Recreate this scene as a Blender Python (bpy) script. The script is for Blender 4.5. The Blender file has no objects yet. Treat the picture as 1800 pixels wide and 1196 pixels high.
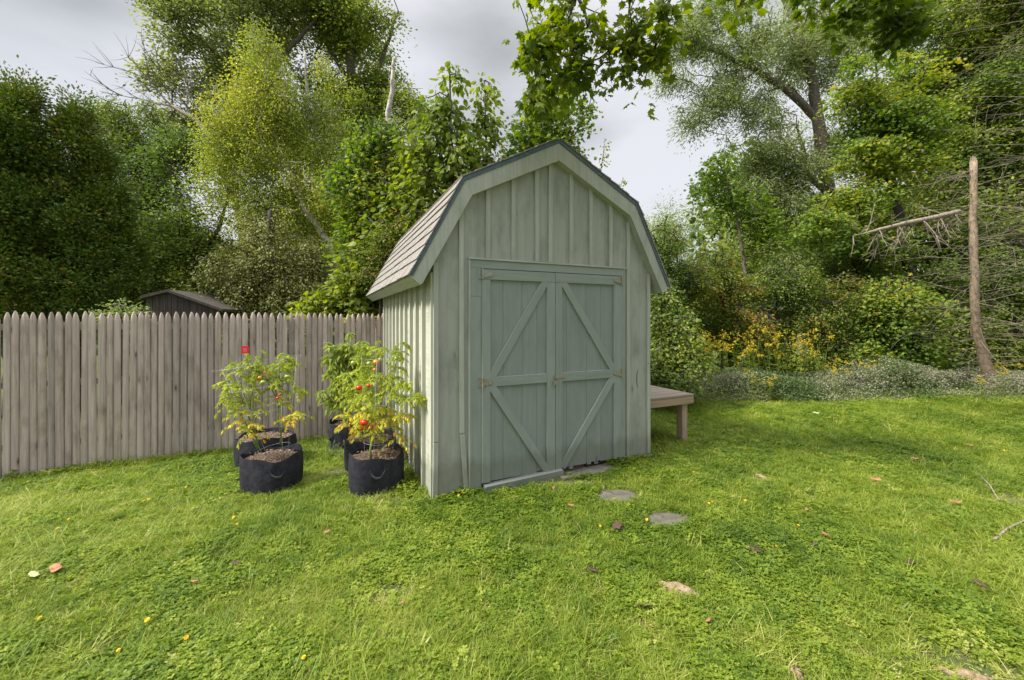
import bpy, math, random
import numpy as np
from mathutils import Vector, Matrix
sc = bpy.context.scene
COL = sc.collection
R = math.radians
random.seed(7)

# ------------------------------------------------------------------ camera
EYE = 1.5; F = 717.0; HX, HY = 900.0, 560.0
cam = bpy.data.cameras.new('camera'); cam_o = bpy.data.objects.new('camera', cam); COL.objects.link(cam_o)
cam_o.location = (0, 0, EYE); cam_o.rotation_euler = (R(90), 0, 0)
cam.sensor_width = 36; cam.lens = 36 * F / 1800; cam.shift_y = -(598 - HY) / 1800
cam.clip_start = 0.05; cam.clip_end = 2000
sc.camera = cam_o

# ------------------------------------------------------------------ world and sun
SUN_DIR = Vector((-0.93 * math.cos(R(47)), -0.37 * math.cos(R(47)), math.sin(R(47)))).normalized()
w = bpy.data.worlds.new('World'); sc.world = w; w.use_nodes = True
nt = w.node_tree; nt.nodes.clear(); N = nt.nodes.new; L = nt.links.new
out = N('ShaderNodeOutputWorld')
sky = N('ShaderNodeTexSky'); sky.sky_type = 'NISHITA'; sky.sun_disc = False
sky.sun_elevation = R(47); sky.sun_rotation = math.atan2(SUN_DIR.x, SUN_DIR.y)
bg1 = N('ShaderNodeBackground'); bg1.inputs['Strength'].default_value = 0.1
L(sky.outputs[0], bg1.inputs['Color'])
tc = N('ShaderNodeTexCoord')
mp = N('ShaderNodeMapping'); mp.inputs['Scale'].default_value = (1.0, 1.0, 2.6); mp.inputs['Location'].default_value = (1.65, 0.6, 0.9)
L(tc.outputs['Generated'], mp.inputs[0])
ns = N('ShaderNodeTexNoise'); ns.inputs['Scale'].default_value = 1.7; ns.inputs['Detail'].default_value = 5; ns.inputs['Roughness'].default_value = .45
L(mp.outputs[0], ns.inputs['Vector'])
cr = N('ShaderNodeValToRGB'); cr.color_ramp.elements[0].position = .36; cr.color_ramp.elements[1].position = .62
cr.color_ramp.elements[0].color = (.12, .123, .12, 1); cr.color_ramp.elements[1].color = (.24, .24, .248, 1)
L(ns.outputs['Fac'], cr.inputs[0])
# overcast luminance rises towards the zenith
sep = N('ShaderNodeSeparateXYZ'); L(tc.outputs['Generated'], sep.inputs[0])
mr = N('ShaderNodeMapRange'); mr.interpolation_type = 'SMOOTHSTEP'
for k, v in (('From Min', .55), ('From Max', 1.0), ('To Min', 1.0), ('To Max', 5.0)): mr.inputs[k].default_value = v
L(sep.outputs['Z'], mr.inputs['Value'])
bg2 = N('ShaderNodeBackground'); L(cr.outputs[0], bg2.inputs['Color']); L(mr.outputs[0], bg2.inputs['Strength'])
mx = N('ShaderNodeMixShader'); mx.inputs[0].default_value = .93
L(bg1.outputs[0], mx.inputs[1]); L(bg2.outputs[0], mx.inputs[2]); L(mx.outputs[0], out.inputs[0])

sun = bpy.data.lights.new('sun', 'SUN'); sun.energy = 1.9; sun.angle = R(9); sun.color = (1, .95, .84)
sun_o = bpy.data.objects.new('sun', sun); COL.objects.link(sun_o)
sun_o.rotation_euler = SUN_DIR.to_track_quat('Z', 'Y').to_euler(); sun_o.location = (-10, -5, 15)
sc.view_settings.view_transform = 'Standard'; sc.view_settings.look = 'None'
sc.view_settings.exposure = 1.8; sc.view_settings.gamma = 1
try:
    sc.cycles.max_bounces = 7; sc.cycles.diffuse_bounces = 4; sc.cycles.transmission_bounces = 4
    sc.cycles.use_denoising = True
except Exception: pass

# ------------------------------------------------------------------ numpy helpers
rng = np.random.default_rng(11)
_lat = rng.random((64, 64, 64)).astype(np.float32)
def vnoise(p):
    p = np.asarray(p, float); i = np.floor(p).astype(int); f = p - i; f = f * f * (3 - 2 * f); o = 0
    for dx in (0, 1):
        for dy in (0, 1):
            for dz in (0, 1):
                wgt = (f[:, 0] if dx else 1 - f[:, 0]) * (f[:, 1] if dy else 1 - f[:, 1]) * (f[:, 2] if dz else 1 - f[:, 2])
                o = o + wgt * _lat[(i[:, 0] + dx) % 64, (i[:, 1] + dy) % 64, (i[:, 2] + dz) % 64]
    return o
def noise2(x, y, s, seed=0.0):
    x = np.atleast_1d(x); y = np.atleast_1d(y)
    return vnoise(np.stack([x * s + 13.7 + seed, y * s + 5.1 + seed * 3, np.full_like(x, seed, dtype=float) + .5], 1))
def sstep(a, b, x):
    t = np.clip((x - a) / (b - a), 0, 1); return t * t * (3 - 2 * t)
FP = np.array([-5.68, 4.53]); FD = np.array([.892, .4516]); FN = np.array([-.4516, .892])
def gz(x, y):
    x = np.asarray(x, float); y = np.asarray(y, float); sh = x.shape
    x1 = np.atleast_1d(x).ravel(); y1 = np.atleast_1d(y).ravel()
    d = (x1 - FP[0]) * FN[0] + (y1 - FP[1]) * FN[1]
    z = -.078 + .02 * np.clip((x1 - .4) / 1.2, -1, 1)
    z = z - .19 * np.clip((d + 3.0) / 3.0, 0, 1) * (1 - sstep(-.5, 2.2, x1))
    near = sstep(.1, 1.2, np.hypot(x1 - .5, y1 - 4.3) - 1.6)
    z = z + near * (.035 * (noise2(x1, y1, 1.1, 3) - .5) + .05 * (noise2(x1, y1, .45, 6) - .5)) 
    z = z + .012 * (noise2(x1, y1, 4.5, 9) - .5)
    return z.reshape(sh) if sh else float(z[0])
def P(px, py, D): return Vector(((px - HX) / F * D, D, EYE + (HY - py) / F * D))
def gp(px, py):
    D = 4.0
    for _ in range(40):
        x = (px - HX) / F * D; D = .5 * D + .5 * (EYE - gz(x, D)) * F / (py - HY)
    x = (px - HX) / F * D
    return Vector((x, D, gz(x, D)))

# ------------------------------------------------------------------ object helpers
def tag(o, label=None, cat=None, group=None, kind=None):
    if label: o['label'] = label
    if cat: o['category'] = cat
    if group: o['group'] = group
    if kind: o['kind'] = kind
    return o
def empty(name, loc, label, cat, group=None, rz=0):
    o = bpy.data.objects.new(name, None); COL.objects.link(o); o.location = loc; o.rotation_euler = (0, 0, rz)
    o.empty_display_size = .1
    return tag(o, label, cat, group)
def npmesh(name, verts, faces, mat, parent=None, fattr=None, pattr=None, smooth=False, world=False):
    """faces: list of (M,k) int arrays. fattr: {name: per-face floats}. pattr: {name: per-point vectors}"""
    me = bpy.data.meshes.new(name)
    verts = np.ascontiguousarray(verts, np.float32); me.vertices.add(len(verts)); me.vertices.foreach_set('co', verts.ravel())
    tot = np.concatenate([np.full(len(f), f.shape[1], np.int32) for f in faces]); loops = np.concatenate([f.ravel() for f in faces]).astype(np.int32)
    me.loops.add(len(loops)); me.loops.foreach_set('vertex_index', loops)
    me.polygons.add(len(tot)); me.polygons.foreach_set('loop_start', np.concatenate([[0], np.cumsum(tot)[:-1]]).astype(np.int32))
    me.polygons.foreach_set('loop_total', tot)
    me.polygons.foreach_set('use_smooth', np.full(len(tot), bool(smooth)))
    for k, v in (fattr or {}).items():
        a = me.attributes.new(k, 'FLOAT', 'FACE'); a.data.foreach_set('value', np.ascontiguousarray(v, np.float32))
    for k, v in (pattr or {}).items():
        a = me.attributes.new(k, 'FLOAT_VECTOR', 'POINT'); a.data.foreach_set('vector', np.ascontiguousarray(v, np.float32).ravel())
    me.update(calc_edges=True); me.validate()
    if mat: me.materials.append(mat)
    o = bpy.data.objects.new(name, me); COL.objects.link(o)
    if parent is not None:
        o.parent = parent
        if world: o.matrix_parent_inverse = Matrix.LocRotScale(parent.location, parent.rotation_euler, None).inverted()
    return o
class MB:
    """collects boards, prisms and tubes into one mesh; 'gr' carries board-local coordinates for wood grain"""
    def __init__(s): s.v = []; s.f = {}; s.g = []; s.n = 0
    def add(s, v, f, g=None):
        v = np.asarray(v, float); 
        for q in f: s.f.setdefault(len(q), []).append([i + s.n for i in q])
        s.v.append(v); s.g.append(np.asarray(g, float) if g is not None else v + random.random() * 7); s.n += len(v)
    def hexa(s, a, b, x, y, z, org=(0, 0, 0), sx=1):
        pass
    def board(s, p0, p1, width, thick, nrm):
        """box from p0 to p1 (centre line of the back face), face normal nrm, width across, thick along nrm"""
        p0 = Vector(p0); p1 = Vector(p1); nrm = Vector(nrm).normalized(); d = (p1 - p0); Ln = d.length; d.normalize()
        c = d.cross(nrm).normalized(); nrm = c.cross(d).normalized(); v = []; g = []; sd = random.random() * 20
        for e, pp in ((0, p0), (1, p1)):
            for a, b in ((-1, 0), (1, 0), (1, 1), (-1, 1)):
                v.append(pp + c * (a * width / 2) + nrm * (b * thick)); g.append((e * Ln + sd, a * width / 2 + sd * 1.7, b * 1.0))
        s.add(v, [(0, 1, 2, 3), (7, 6, 5, 4), (0, 4, 5, 1), (1, 5, 6, 2), (2, 6, 7, 3), (3, 7, 4, 0)], g)
    def box(s, x0, x1, y0, y1, z0, z1):
        v = [(x, y, z) for z in (z0, z1) for y in (y0, y1) for x in (x0, x1)]
        sd = random.random() * 20
        ex = (x1 - x0, y1 - y0, z1 - z0); o = sorted(range(3), key=lambda i: -ex[i])
        g = [(q[o[0]] + sd, q[o[1]] + sd * 1.3, q[o[2]]) for q in v]
        s.add(v, [(0, 2, 3, 1), (4, 5, 7, 6), (0, 1, 5, 4), (1, 3, 7, 5), (3, 2, 6, 7), (2, 0, 4, 6)], g)
    def poly(s, pts, off):
        """planar polygon extruded by vector off"""
        n = len(pts); off = Vector(off); v = [Vector(p) for p in pts] + [Vector(p) + off for p in pts]
        g = [(q.z, q.x, q.y) for q in v]
        s.add(v, [tuple(range(n)), tuple(range(2 * n - 1, n - 1, -1))] + [(i, i + n, (i + 1) % n + n, (i + 1) % n) for i in range(n)], g)
    def tube(s, pts, rad, sides=8, cap=True):
        pts = [Vector(p) for p in pts]; n = len(pts)
        if not hasattr(rad, '__len__'): rad = [rad] * n
        v = []; g = []; ln = 0; sd = random.random() * 9; ref = None
        for i, p in enumerate(pts):
            d = (pts[min(i + 1, n - 1)] - pts[max(i - 1, 0)])
            if d.length < 1e-9: d = Vector((0, 0, 1))
            d.normalize()
            if ref is None: ref = d.orthogonal().normalized()
            a = (ref - d * ref.dot(d)).normalized(); ref = a; b = d.cross(a)
            if i: ln += (p - pts[i - 1]).length
            for k in range(sides):
                t = 2 * math.pi * k / sides; v.append(p + (a * math.cos(t) + b * math.sin(t)) * rad[i]); g.append((ln + sd, math.cos(t) * rad[i] + sd, math.sin(t) * rad[i]))
        f = [(i * sides + k, i * sides + (k + 1) % sides, (i + 1) * sides + (k + 1) % sides, (i + 1) * sides + k) for i in range(n - 1) for k in range(sides)]
        if cap: f += [tuple(range(sides - 1, -1, -1)), tuple((n - 1) * sides + k for k in range(sides))]
        s.add(v, f, g)
    def ball(s, c, r, sq=1.0, seg=14, rings=9, bump=0):
        c = Vector(c); v = [c + Vector((0, 0, -r * sq))]; 
        for i in range(1, rings):
            a = math.pi * i / rings
            for k in range(seg):
                t = 2 * math.pi * k / seg; rr = r * math.sin(a) * (1 + bump * math.cos(5 * t) * math.sin(a)); v.append(c + Vector((rr * math.cos(t), rr * math.sin(t), -r * sq * math.cos(a))))
        v.append(c + Vector((0, 0, r * sq * (1 - bump * 2)))); n = len(v) - 1
        f = [(0, 1 + (k + 1) % seg, 1 + k) for k in range(seg)]
        for i in range(rings - 2):
            for k in range(seg): f.append((1 + i * seg + k, 1 + i * seg + (k + 1) % seg, 1 + (i + 1) * seg + (k + 1) % seg, 1 + (i + 1) * seg + k))
        f += [(n, n - seg + k, n - seg + (k + 1) % seg) for k in range(seg)]
        s.add(v, f)
    def build(s, name, mat, parent=None, smooth=False, bevel=0, world=False):
        o = npmesh(name, np.concatenate(s.v), [np.array(q, np.int32) for q in s.f.values()], mat, parent, pattr={'gr': np.concatenate(s.g)}, smooth=smooth, world=world)
        if bevel:
            m = o.modifiers.new('bevel', 'BEVEL'); m.width = bevel; m.segments = 2; m.limit_method = 'ANGLE'
        return o

# ------------------------------------------------------------------ materials
def newmat(name):
    m = bpy.data.materials.new(name); m.use_nodes = True; t = m.node_tree; t.nodes.clear()
    o = t.nodes.new('ShaderNodeOutputMaterial'); b = t.nodes.new('ShaderNodeBsdfPrincipled'); t.links.new(b.outputs[0], o.inputs[0])
    return m, t, b, o
def ramp(t, fac, stops, interp='LINEAR'):
    r = t.nodes.new('ShaderNodeValToRGB'); r.color_ramp.interpolation = interp; e = r.color_ramp.elements
    while len(e) < len(stops): e.new(.5)
    for i, (p, c) in enumerate(stops): e[i].position = p; e[i].color = (*c, 1) if len(c) == 3 else c
    t.links.new(fac, r.inputs[0]); return r.outputs[0]
def noise(t, vec, scale, detail=4, rough=.5, vscale=None, dist=0):
    if vscale:
        m = t.nodes.new('ShaderNodeMapping'); m.inputs['Scale'].default_value = vscale; t.links.new(vec, m.inputs[0]); vec = m.outputs[0]
    n = t.nodes.new('ShaderNodeTexNoise'); n.inputs['Scale'].default_value = scale; n.inputs['Detail'].default_value = detail
    n.inputs['Roughness'].default_value = rough; n.inputs['Distortion'].default_value = dist
    t.links.new(vec, n.inputs['Vector']); return n.outputs['Fac']
def mix(t, fac, a, b, mode='MIX'):
    m = t.nodes.new('ShaderNodeMix'); m.data_type = 'RGBA'; m.blend_type = mode
    for s, v in ((m.inputs['Factor'], fac), (m.inputs[6], a), (m.inputs[7], b)):
        if isinstance(v, (int, float)): s.default_value = v
        elif isinstance(v, (tuple, list)): s.default_value = (*v, 1)
        else: t.links.new(v, s)
    return m.outputs[2]
def bump(t, b, h, strength=.4, dist=.01):
    n = t.nodes.new('ShaderNodeBump'); n.inputs['Strength'].default_value = strength; n.inputs['Distance'].default_value = dist
    t.links.new(h, n.inputs['Height']); t.links.new(n.outputs[0], b.inputs['Normal'])
def attr(t, name, typ='GEOMETRY'):
    a = t.nodes.new('ShaderNodeAttribute'); a.attribute_name = name; a.attribute_type = typ; return a
def wood(name, stops, knots=True, bumps=.5, rough=.75, stain=(.10, .11, .10), stain_amt=.35, grain=1.0, chips=None, chip_lo=.7, var=.06, splash=False, edge=None, knotc=None):
    m, t, b, o = newmat(name); g = attr(t, 'gr').outputs['Vector']
    oi = t.nodes.new('ShaderNodeObjectInfo')
    cx = t.nodes.new('ShaderNodeCombineXYZ'); t.links.new(oi.outputs['Random'], cx.inputs[0])
    va = t.nodes.new('ShaderNodeVectorMath'); va.operation = 'MULTIPLY_ADD'; t.links.new(cx.outputs[0], va.inputs[0]); va.inputs[1].default_value = (37, 11, 5); t.links.new(g, va.inputs[2]); g = va.outputs[0]
    n1 = noise(t, g, 1, 6, .6, (1.6, 40 * grain, 40 * grain), .5)
    c = ramp(t, n1, stops)
    n2 = noise(t, g, 2.3, 5, .6, (1, 2.2, 2.2))
    f2 = ramp(t, n2, [(.48, (0, 0, 0)), (.75, (1, 1, 1))])
    mm = t.nodes.new('ShaderNodeMath'); mm.operation = 'MULTIPLY'; t.links.new(f2, mm.inputs[0]); mm.inputs[1].default_value = stain_amt
    c = mix(t, mm.outputs[0], c, stain)
    h = n1
    if knots:
        mp = t.nodes.new('ShaderNodeMapping'); mp.inputs['Scale'].default_value = (2.2, 7, 7); t.links.new(g, mp.inputs[0])
        v = t.nodes.new('ShaderNodeTexVoronoi'); v.inputs['Scale'].default_value = 1.0; t.links.new(mp.outputs[0], v.inputs['Vector'])
        kf = ramp(t, v.outputs['Distance'], [(.03, (1, 1, 1)), (.09, (.3, .3, .3)), (.16, (0, 0, 0))])
        km = t.nodes.new('ShaderNodeMath'); km.operation = 'MULTIPLY'; km.inputs[1].default_value = knots if knots is not True else .5; t.links.new(kf, km.inputs[0])
        c = mix(t, km.outputs[0], c, knotc or stain)
    if chips:
        n3 = noise(t, g, 1, 8, .7, (9, 30, 30)); cf = ramp(t, n3, [(chip_lo, (0, 0, 0)), (chip_lo + .02, (1, 1, 1))]); c = mix(t, cf, c, chips)
    if edge:
        se = t.nodes.new('ShaderNodeSeparateXYZ'); t.links.new(attr(t, 'gr').outputs['Vector'], se.inputs[0])
        ef = ramp(t, se.outputs['Z'], [(.0, (0, 0, 0)), (.15, (1, 1, 1)), (.93, (1, 1, 1)), (.995, (0, 0, 0))])
        en = ramp(t, noise(t, g, 1, 6, .7, (5, 12, 12)), [(.40, (0, 0, 0)), (.52, (1, 1, 1))])
        c = mix(t, mix(t, 1.0, ef, en, 'MULTIPLY'), c, edge)
    if splash:
        oc = t.nodes.new('ShaderNodeTexCoord').outputs['Object']; sz = t.nodes.new('ShaderNodeSeparateXYZ'); t.links.new(oc, sz.inputs[0])
        dn = noise(t, oc, 9, 5, .7, (1, 1, .35)); ad = t.nodes.new('ShaderNodeMath'); ad.operation = 'MULTIPLY_ADD'; t.links.new(dn, ad.inputs[0]); ad.inputs[1].default_value = -.3; t.links.new(sz.outputs['Z'], ad.inputs[2])
        df_ = ramp(t, ad.outputs[0], [(-.0, (.38, .38, .38)), (.10, (0, 0, 0))]); c = mix(t, df_, c, (.10, .105, .065))
    tone = ramp(t, oi.outputs['Random'], [(0, (1 - var, 1 - var, 1 - var)), (.5, (1, 1 - var * .15, 1 - var * .25)), (1, (1 + var * .4, 1 + var * .4, 1 + var * .35))])
    c = mix(t, 1.0, c, tone, 'MULTIPLY')
    t.links.new(c, b.inputs['Base Color']); b.inputs['Roughness'].default_value = rough; b.inputs['Specular IOR Level'].default_value = .3
    bump(t, b, h, bumps, .003)
    return m
M = {}
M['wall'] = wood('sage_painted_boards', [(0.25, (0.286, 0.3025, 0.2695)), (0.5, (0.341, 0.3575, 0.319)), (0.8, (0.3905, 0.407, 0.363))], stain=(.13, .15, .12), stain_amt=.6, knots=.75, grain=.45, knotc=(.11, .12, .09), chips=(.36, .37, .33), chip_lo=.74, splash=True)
M['trim'] = wood('sage_painted_trim', [(0.25, (0.3245, 0.341, 0.297)), (0.5, (0.4015, 0.418, 0.3685)), (0.8, (0.462, 0.4785, 0.4235))], stain=(.16, .18, .14), stain_amt=.4, knots=.35, chips=(.46, .47, .42), chip_lo=.72, splash=True, edge=(.46, .49, .44))
M['sidewood_sunlit'] = wood('sage_side_boards_sunlit', [(0.25, (0.385, 0.396, 0.3355)), (0.5, (0.495, 0.506, 0.4345)), (0.8, (0.572, 0.583, 0.5005))], stain=(.17, .19, .14), stain_amt=.35, knots=.25, splash=True)  # sunlight on the side put into the paint, paler than the front
M['door'] = wood('grey_green_door_paint', [(0.25, (0.2145, 0.2442, 0.2288)), (0.5, (0.2398, 0.2706, 0.2541)), (0.8, (0.2662, 0.297, 0.2783))], stain=(.13, .15, .135), stain_amt=.3, knots=.15, bumps=.25, chips=(.30, .33, .33), chip_lo=.77, splash=True, edge=(.46, .49, .44))
M['doortrim'] = wood('grey_green_door_trim', [(0.25, (0.2332, 0.2662, 0.2442)), (0.5, (0.2662, 0.2992, 0.275)), (0.8, (0.2992, 0.3322, 0.3058))], stain=(.14, .17, .15), stain_amt=.35, knots=.15, bumps=.3, chips=(.36, .39, .36), chip_lo=.74, splash=True, edge=(.46, .49, .44))
M['blueboard'] = wood('blue_grey_painted_board', [(0.25, (0.1365, 0.155, 0.1408)), (0.6, (0.1995, 0.215, 0.1936)), (0.8, (0.2625, 0.27, 0.2376))], stain=(.10, .11, .10), knots=False, chips=(.32, .33, .31), chip_lo=.68)
M['picket'] = wood('weathered_grey_pickets', [(0.25, (0.3001, 0.2459, 0.2298)), (0.5, (0.447, 0.3808, 0.3549)), (0.8, (0.6003, 0.5233, 0.4916))], stain=(.16, .135, .105), stain_amt=.7, knots=.85, bumps=.9, rough=.85, var=.25, knotc=(.055, .04, .03))
M['darkwood'] = wood('dark_weathered_boards', [(.25, (.03, .025, .022)), (.5, (.07, .058, .05)), (.8, (.13, .11, .10))], stain=(.02, .02, .02), knots=False)
M['tablewood'] = wood('weathered_table_boards', [(.25, (.16, .13, .105)), (.5, (.27, .225, .18)), (.8, (.36, .31, .255))], stain=(.07, .05, .045), knots=.3)
M['tableleg'] = wood('reddish_table_leg', [(.25, (.22, .15, .10)), (.5, (.35, .26, .17)), (.8, (.45, .36, .24))], stain=(.10, .06, .05), knots=.3)
def simple(name, col, rough=.6, metal=0, n=None, amt=.3, bumps=0, col2=None, scale=20, spec=.4):
    m, t, b, o = newmat(name)
    g = t.nodes.new('ShaderNodeTexCoord').outputs['Object']; nf = noise(t, g, scale, 6, .65)
    c2 = col2 or tuple(x * (1 - amt) for x in col)
    t.links.new(ramp(t, nf, [(.35, c2), (.65, col)]), b.inputs['Base Color'])
    b.inputs['Roughness'].default_value = rough; b.inputs['Metallic'].default_value = metal; b.inputs['Specular IOR Level'].default_value = spec
    if bumps: bump(t, b, nf, bumps, .01)
    return m
M['drip'] = simple('dark_blue_drip_edge', (.10, .14, .17), .55, amt=.4)
M['shingle'] = simple('tan_grey_shingle', (.33, .31, .285), .9, col2=(.17, .155, .145), scale=60, bumps=.6)
M['shingle_dark'] = simple('dark_shingle', (.12, .12, .12), .9, col2=(.05, .05, .05), scale=60, bumps=.6)
M['dark'] = simple('dark_recess_shade', (.02, .018, .016), .95)
M['rust'] = simple('rusty_zinc', (.33, .34, .27), .55, .2, col2=(.24, .19, .13), scale=45)
M['zinc'] = simple('zinc_hinge', (.36, .38, .30), .5, .3, col2=(.26, .28, .22), scale=45)
M['wire'] = simple('galvanised_wire', (.40, .42, .40), .5, .4)
M['stone'] = simple('grey_flagstone', (.16, .145, .115), .9, col2=(.075, .07, .055), scale=9, bumps=.7)
M['fabric'] = simple('black_felt_fabric', (.036, .036, .048), .95, col2=(.018, .018, .025), scale=14, bumps=1.0, spec=.2)
M['mulch'] = simple('mulch_soil', (.18, .12, .085), .95, col2=(.06, .038, .028), scale=70, bumps=1.0)
M['brick'] = simple('old_brick', (.17, .10, .08), .95, col2=(.10, .06, .05), scale=22, bumps=.6)
M['twig'] = simple('bleached_twig', (.34, .28, .22), .9, col2=(.15, .12, .10), scale=22, bumps=.8)
M['deadbark'] = simple('flaking_dead_bark', (.37, .265, .175), .95, col2=(.14, .12, .105), scale=13, bumps=1.0)
M['bark'] = simple('grey_brown_bark', (.17, .14, .115), .95, col2=(.07, .058, .05), scale=14, bumps=1.0)
M['darkbark'] = simple('dark_bark', (.08, .065, .055), .95, col2=(.035, .03, .026), scale=14, bumps=1.0)
M['birch'] = simple('white_birch_bark', (.58, .54, .49), .8, col2=(.12, .10, .09), scale=7)
M['greenstem'] = simple('green_stem', (.20, .27, .06), .6, col2=(.14, .20, .05), scale=30)
def leafmat(name, stops, trans=.42, rough=.5, spec=.22, at='GEOMETRY', hue=None):
    m, t, b, o = newmat(name)
    a = attr(t, 'tint', at).outputs['Fac']
    c = ramp(t, a, stops)
    if hue: c = hue(t, c)
    t.links.new(c, b.inputs['Base Color']); b.inputs['Roughness'].default_value = rough; b.inputs['Specular IOR Level'].default_value = spec
    tr = t.nodes.new('ShaderNodeBsdfTranslucent'); hs = t.nodes.new('ShaderNodeHueSaturation'); hs.inputs['Saturation'].default_value = 1.15; hs.inputs['Value'].default_value = 1.5
    t.links.new(c, hs.inputs['Color']); t.links.new(hs.outputs[0], tr.inputs['Color'])
    ms = t.nodes.new('ShaderNodeMixShader'); ms.inputs[0].default_value = trans
    t.links.new(b.outputs[0], ms.inputs[1]); t.links.new(tr.outputs[0], ms.inputs[2]); t.links.new(ms.outputs[0], o.inputs[0])
    return m

# ------------------------------------------------------------------ leaf machinery
def T(pts, faces=None, bend=0.0):
    p = np.array([(x, y, -bend * (abs(x) * 1.2 + (y - .3) ** 2)) for x, y in pts], float)
    return p, (faces or [list(range(len(pts)))])
_mr = [(.10, -.02), (.30, -.10), (.27, .09), (.55, .26), (.37, .36), (.42, .60), (.17, .54), (0, 1.0)]
TEMPL = {
    'quad': T([(0, 0), (.32, .45), (0, 1), (-.32, .45)], bend=.25),
    'oval': T([(0, 0), (.26, .22), (.30, .55), (0, 1), (-.30, .55), (-.26, .22)], [[0, 1, 2, 3], [0, 3, 4, 5]], bend=.45),
    'lance': T([(0, 0), (.15, .35), (.10, .7), (0, 1), (-.10, .7), (-.15, .35)], [[0, 1, 2, 3], [0, 3, 4, 5]], bend=.5),
    'maple': T([(0, 0)] + _mr + [(-x, y) for x, y in reversed(_mr[:-1])], bend=.35),
    'frond': T([(0, 0), (.20, .18), (.10, .30), (.33, .46), (.13, .56), (.25, .78), (.06, .8), (0, 1), (-.12, .76), (-.28, .72), (-.12, .52), (-.32, .38), (-.1, .26)], bend=.2),
    'tom': T([(0, 0), (.10, .06), (.07, .16), (.25, .20), (.13, .32), (.27, .46), (.11, .52), (.17, .72), (.06, .74), (0, 1.05), (-.06, .78), (-.19, .68), (-.10, .5), (-.28, .44), (-.12, .28), (-.22, .16), (-.07, .16), (-.09, .04)], bend=.5),
    'strip': T([(0, 0), (.06, .3), (.045, .75), (0, 1), (-.045, .75), (-.06, .3)], bend=.3),
}
def nrm(v): return v / (np.linalg.norm(v, axis=-1, keepdims=True) + 1e-9)
def leaves(pos, tipdir, normal, size, kind):
    """returns verts, faces for one template leaf per row"""
    tp, tf = TEMPL[kind]; n = len(pos); t = nrm(tipdir); b = nrm(np.cross(t, normal)); m = np.cross(b, t)
    size = np.broadcast_to(np.asarray(size, float).reshape(-1, 1, 1), (n, 1, 1)) if np.ndim(size) else np.full((n, 1, 1), size)
    V = pos[:, None, :] + size * (tp[None, :, 0:1] * b[:, None, :] + tp[None, :, 1:2] * t[:, None, :] + tp[None, :, 2:3] * m[:, None, :])
    k = len(tp); base = (np.arange(n) * k)[:, None]
    Fs = [base + np.array(f)[None, :] for f in tf]
    return V.reshape(-1, 3), Fs, len(tf)
def leafobj(name, sets, mat, parent=None, world=True):
    """sets: list of (pos, tip, normal, size, kind, tint)"""
    V = []; FF = []; TT = []; n = 0
    for pos, tip, no, sz, kind, tint in sets:
        if len(pos) == 0: continue
        v, fs, k = leaves(pos, tip, no, sz, kind)
        for f in fs: FF.append(f + n); TT.append(tint)
        V.append(v); n += len(v)
    # same-size faces are kept in list order so tint matches
    return npmesh(name, np.concatenate(V), FF, mat, parent, fattr={'tint': np.concatenate(TT)}, world=world)
def rnd(n, s=1.0): return rng.normal(0, s, (n, 3))
def tubes(e0, e1, r0, r1, sides=5):
    d = nrm(e1 - e0); ref = np.where(np.abs(d[:, 2:3]) > .9, np.array([[1., 0, 0]]), np.array([[0, 0, 1.]]))
    a = nrm(np.cross(d, ref)); b = np.cross(d, a); n = len(e0); V = np.zeros((n, 2 * sides, 3))
    for k in range(sides):
        t = 2 * math.pi * k / sides; u = a * math.cos(t) + b * math.sin(t)
        V[:, k] = e0 + u * r0[:, None]; V[:, sides + k] = e1 + u * r1[:, None]
    base = (np.arange(n) * 2 * sides)[:, None]
    Fs = [base + np.array([k, (k + 1) % sides, sides + (k + 1) % sides, sides + k])[None, :] for k in range(sides)]
    return V.reshape(-1, 3), [np.concatenate(Fs)]
def resample(path, step):
    out = []
    for (p, r), (q, s) in zip(path[:-1], path[1:]):
        p = Vector(p); q = Vector(q); n = max(1, int((q - p).length / step))
        for i in range(n): out.append((p.lerp(q, i / n), r + (s - r) * i / n))
    out.append((Vector(path[-1][0]), path[-1][1])); return out
def sample_blobs(blobs, n, hole=.0, hf=1.0, shell=.6):
    wts = np.array([b[3] * b[4] * b[5] * (b[6] if len(b) > 6 else 1) for b in blobs]) ; wts = wts ** .7; wts = wts / wts.sum()
    out = []
    while sum(len(o) for o in out) < n:
        k = rng.choice(len(blobs), n * 2, p=wts); B = np.array([b[:6] for b in blobs])[k]
        d = nrm(rnd(n * 2)); r = rng.random((n * 2, 1)) ** shell
        p = B[:, :3] + d * r * B[:, 3:6]
        p = p[vnoise(p * hf + 31) > hole]
        out.append(p)
    return np.concatenate(out)[:n]
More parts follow.
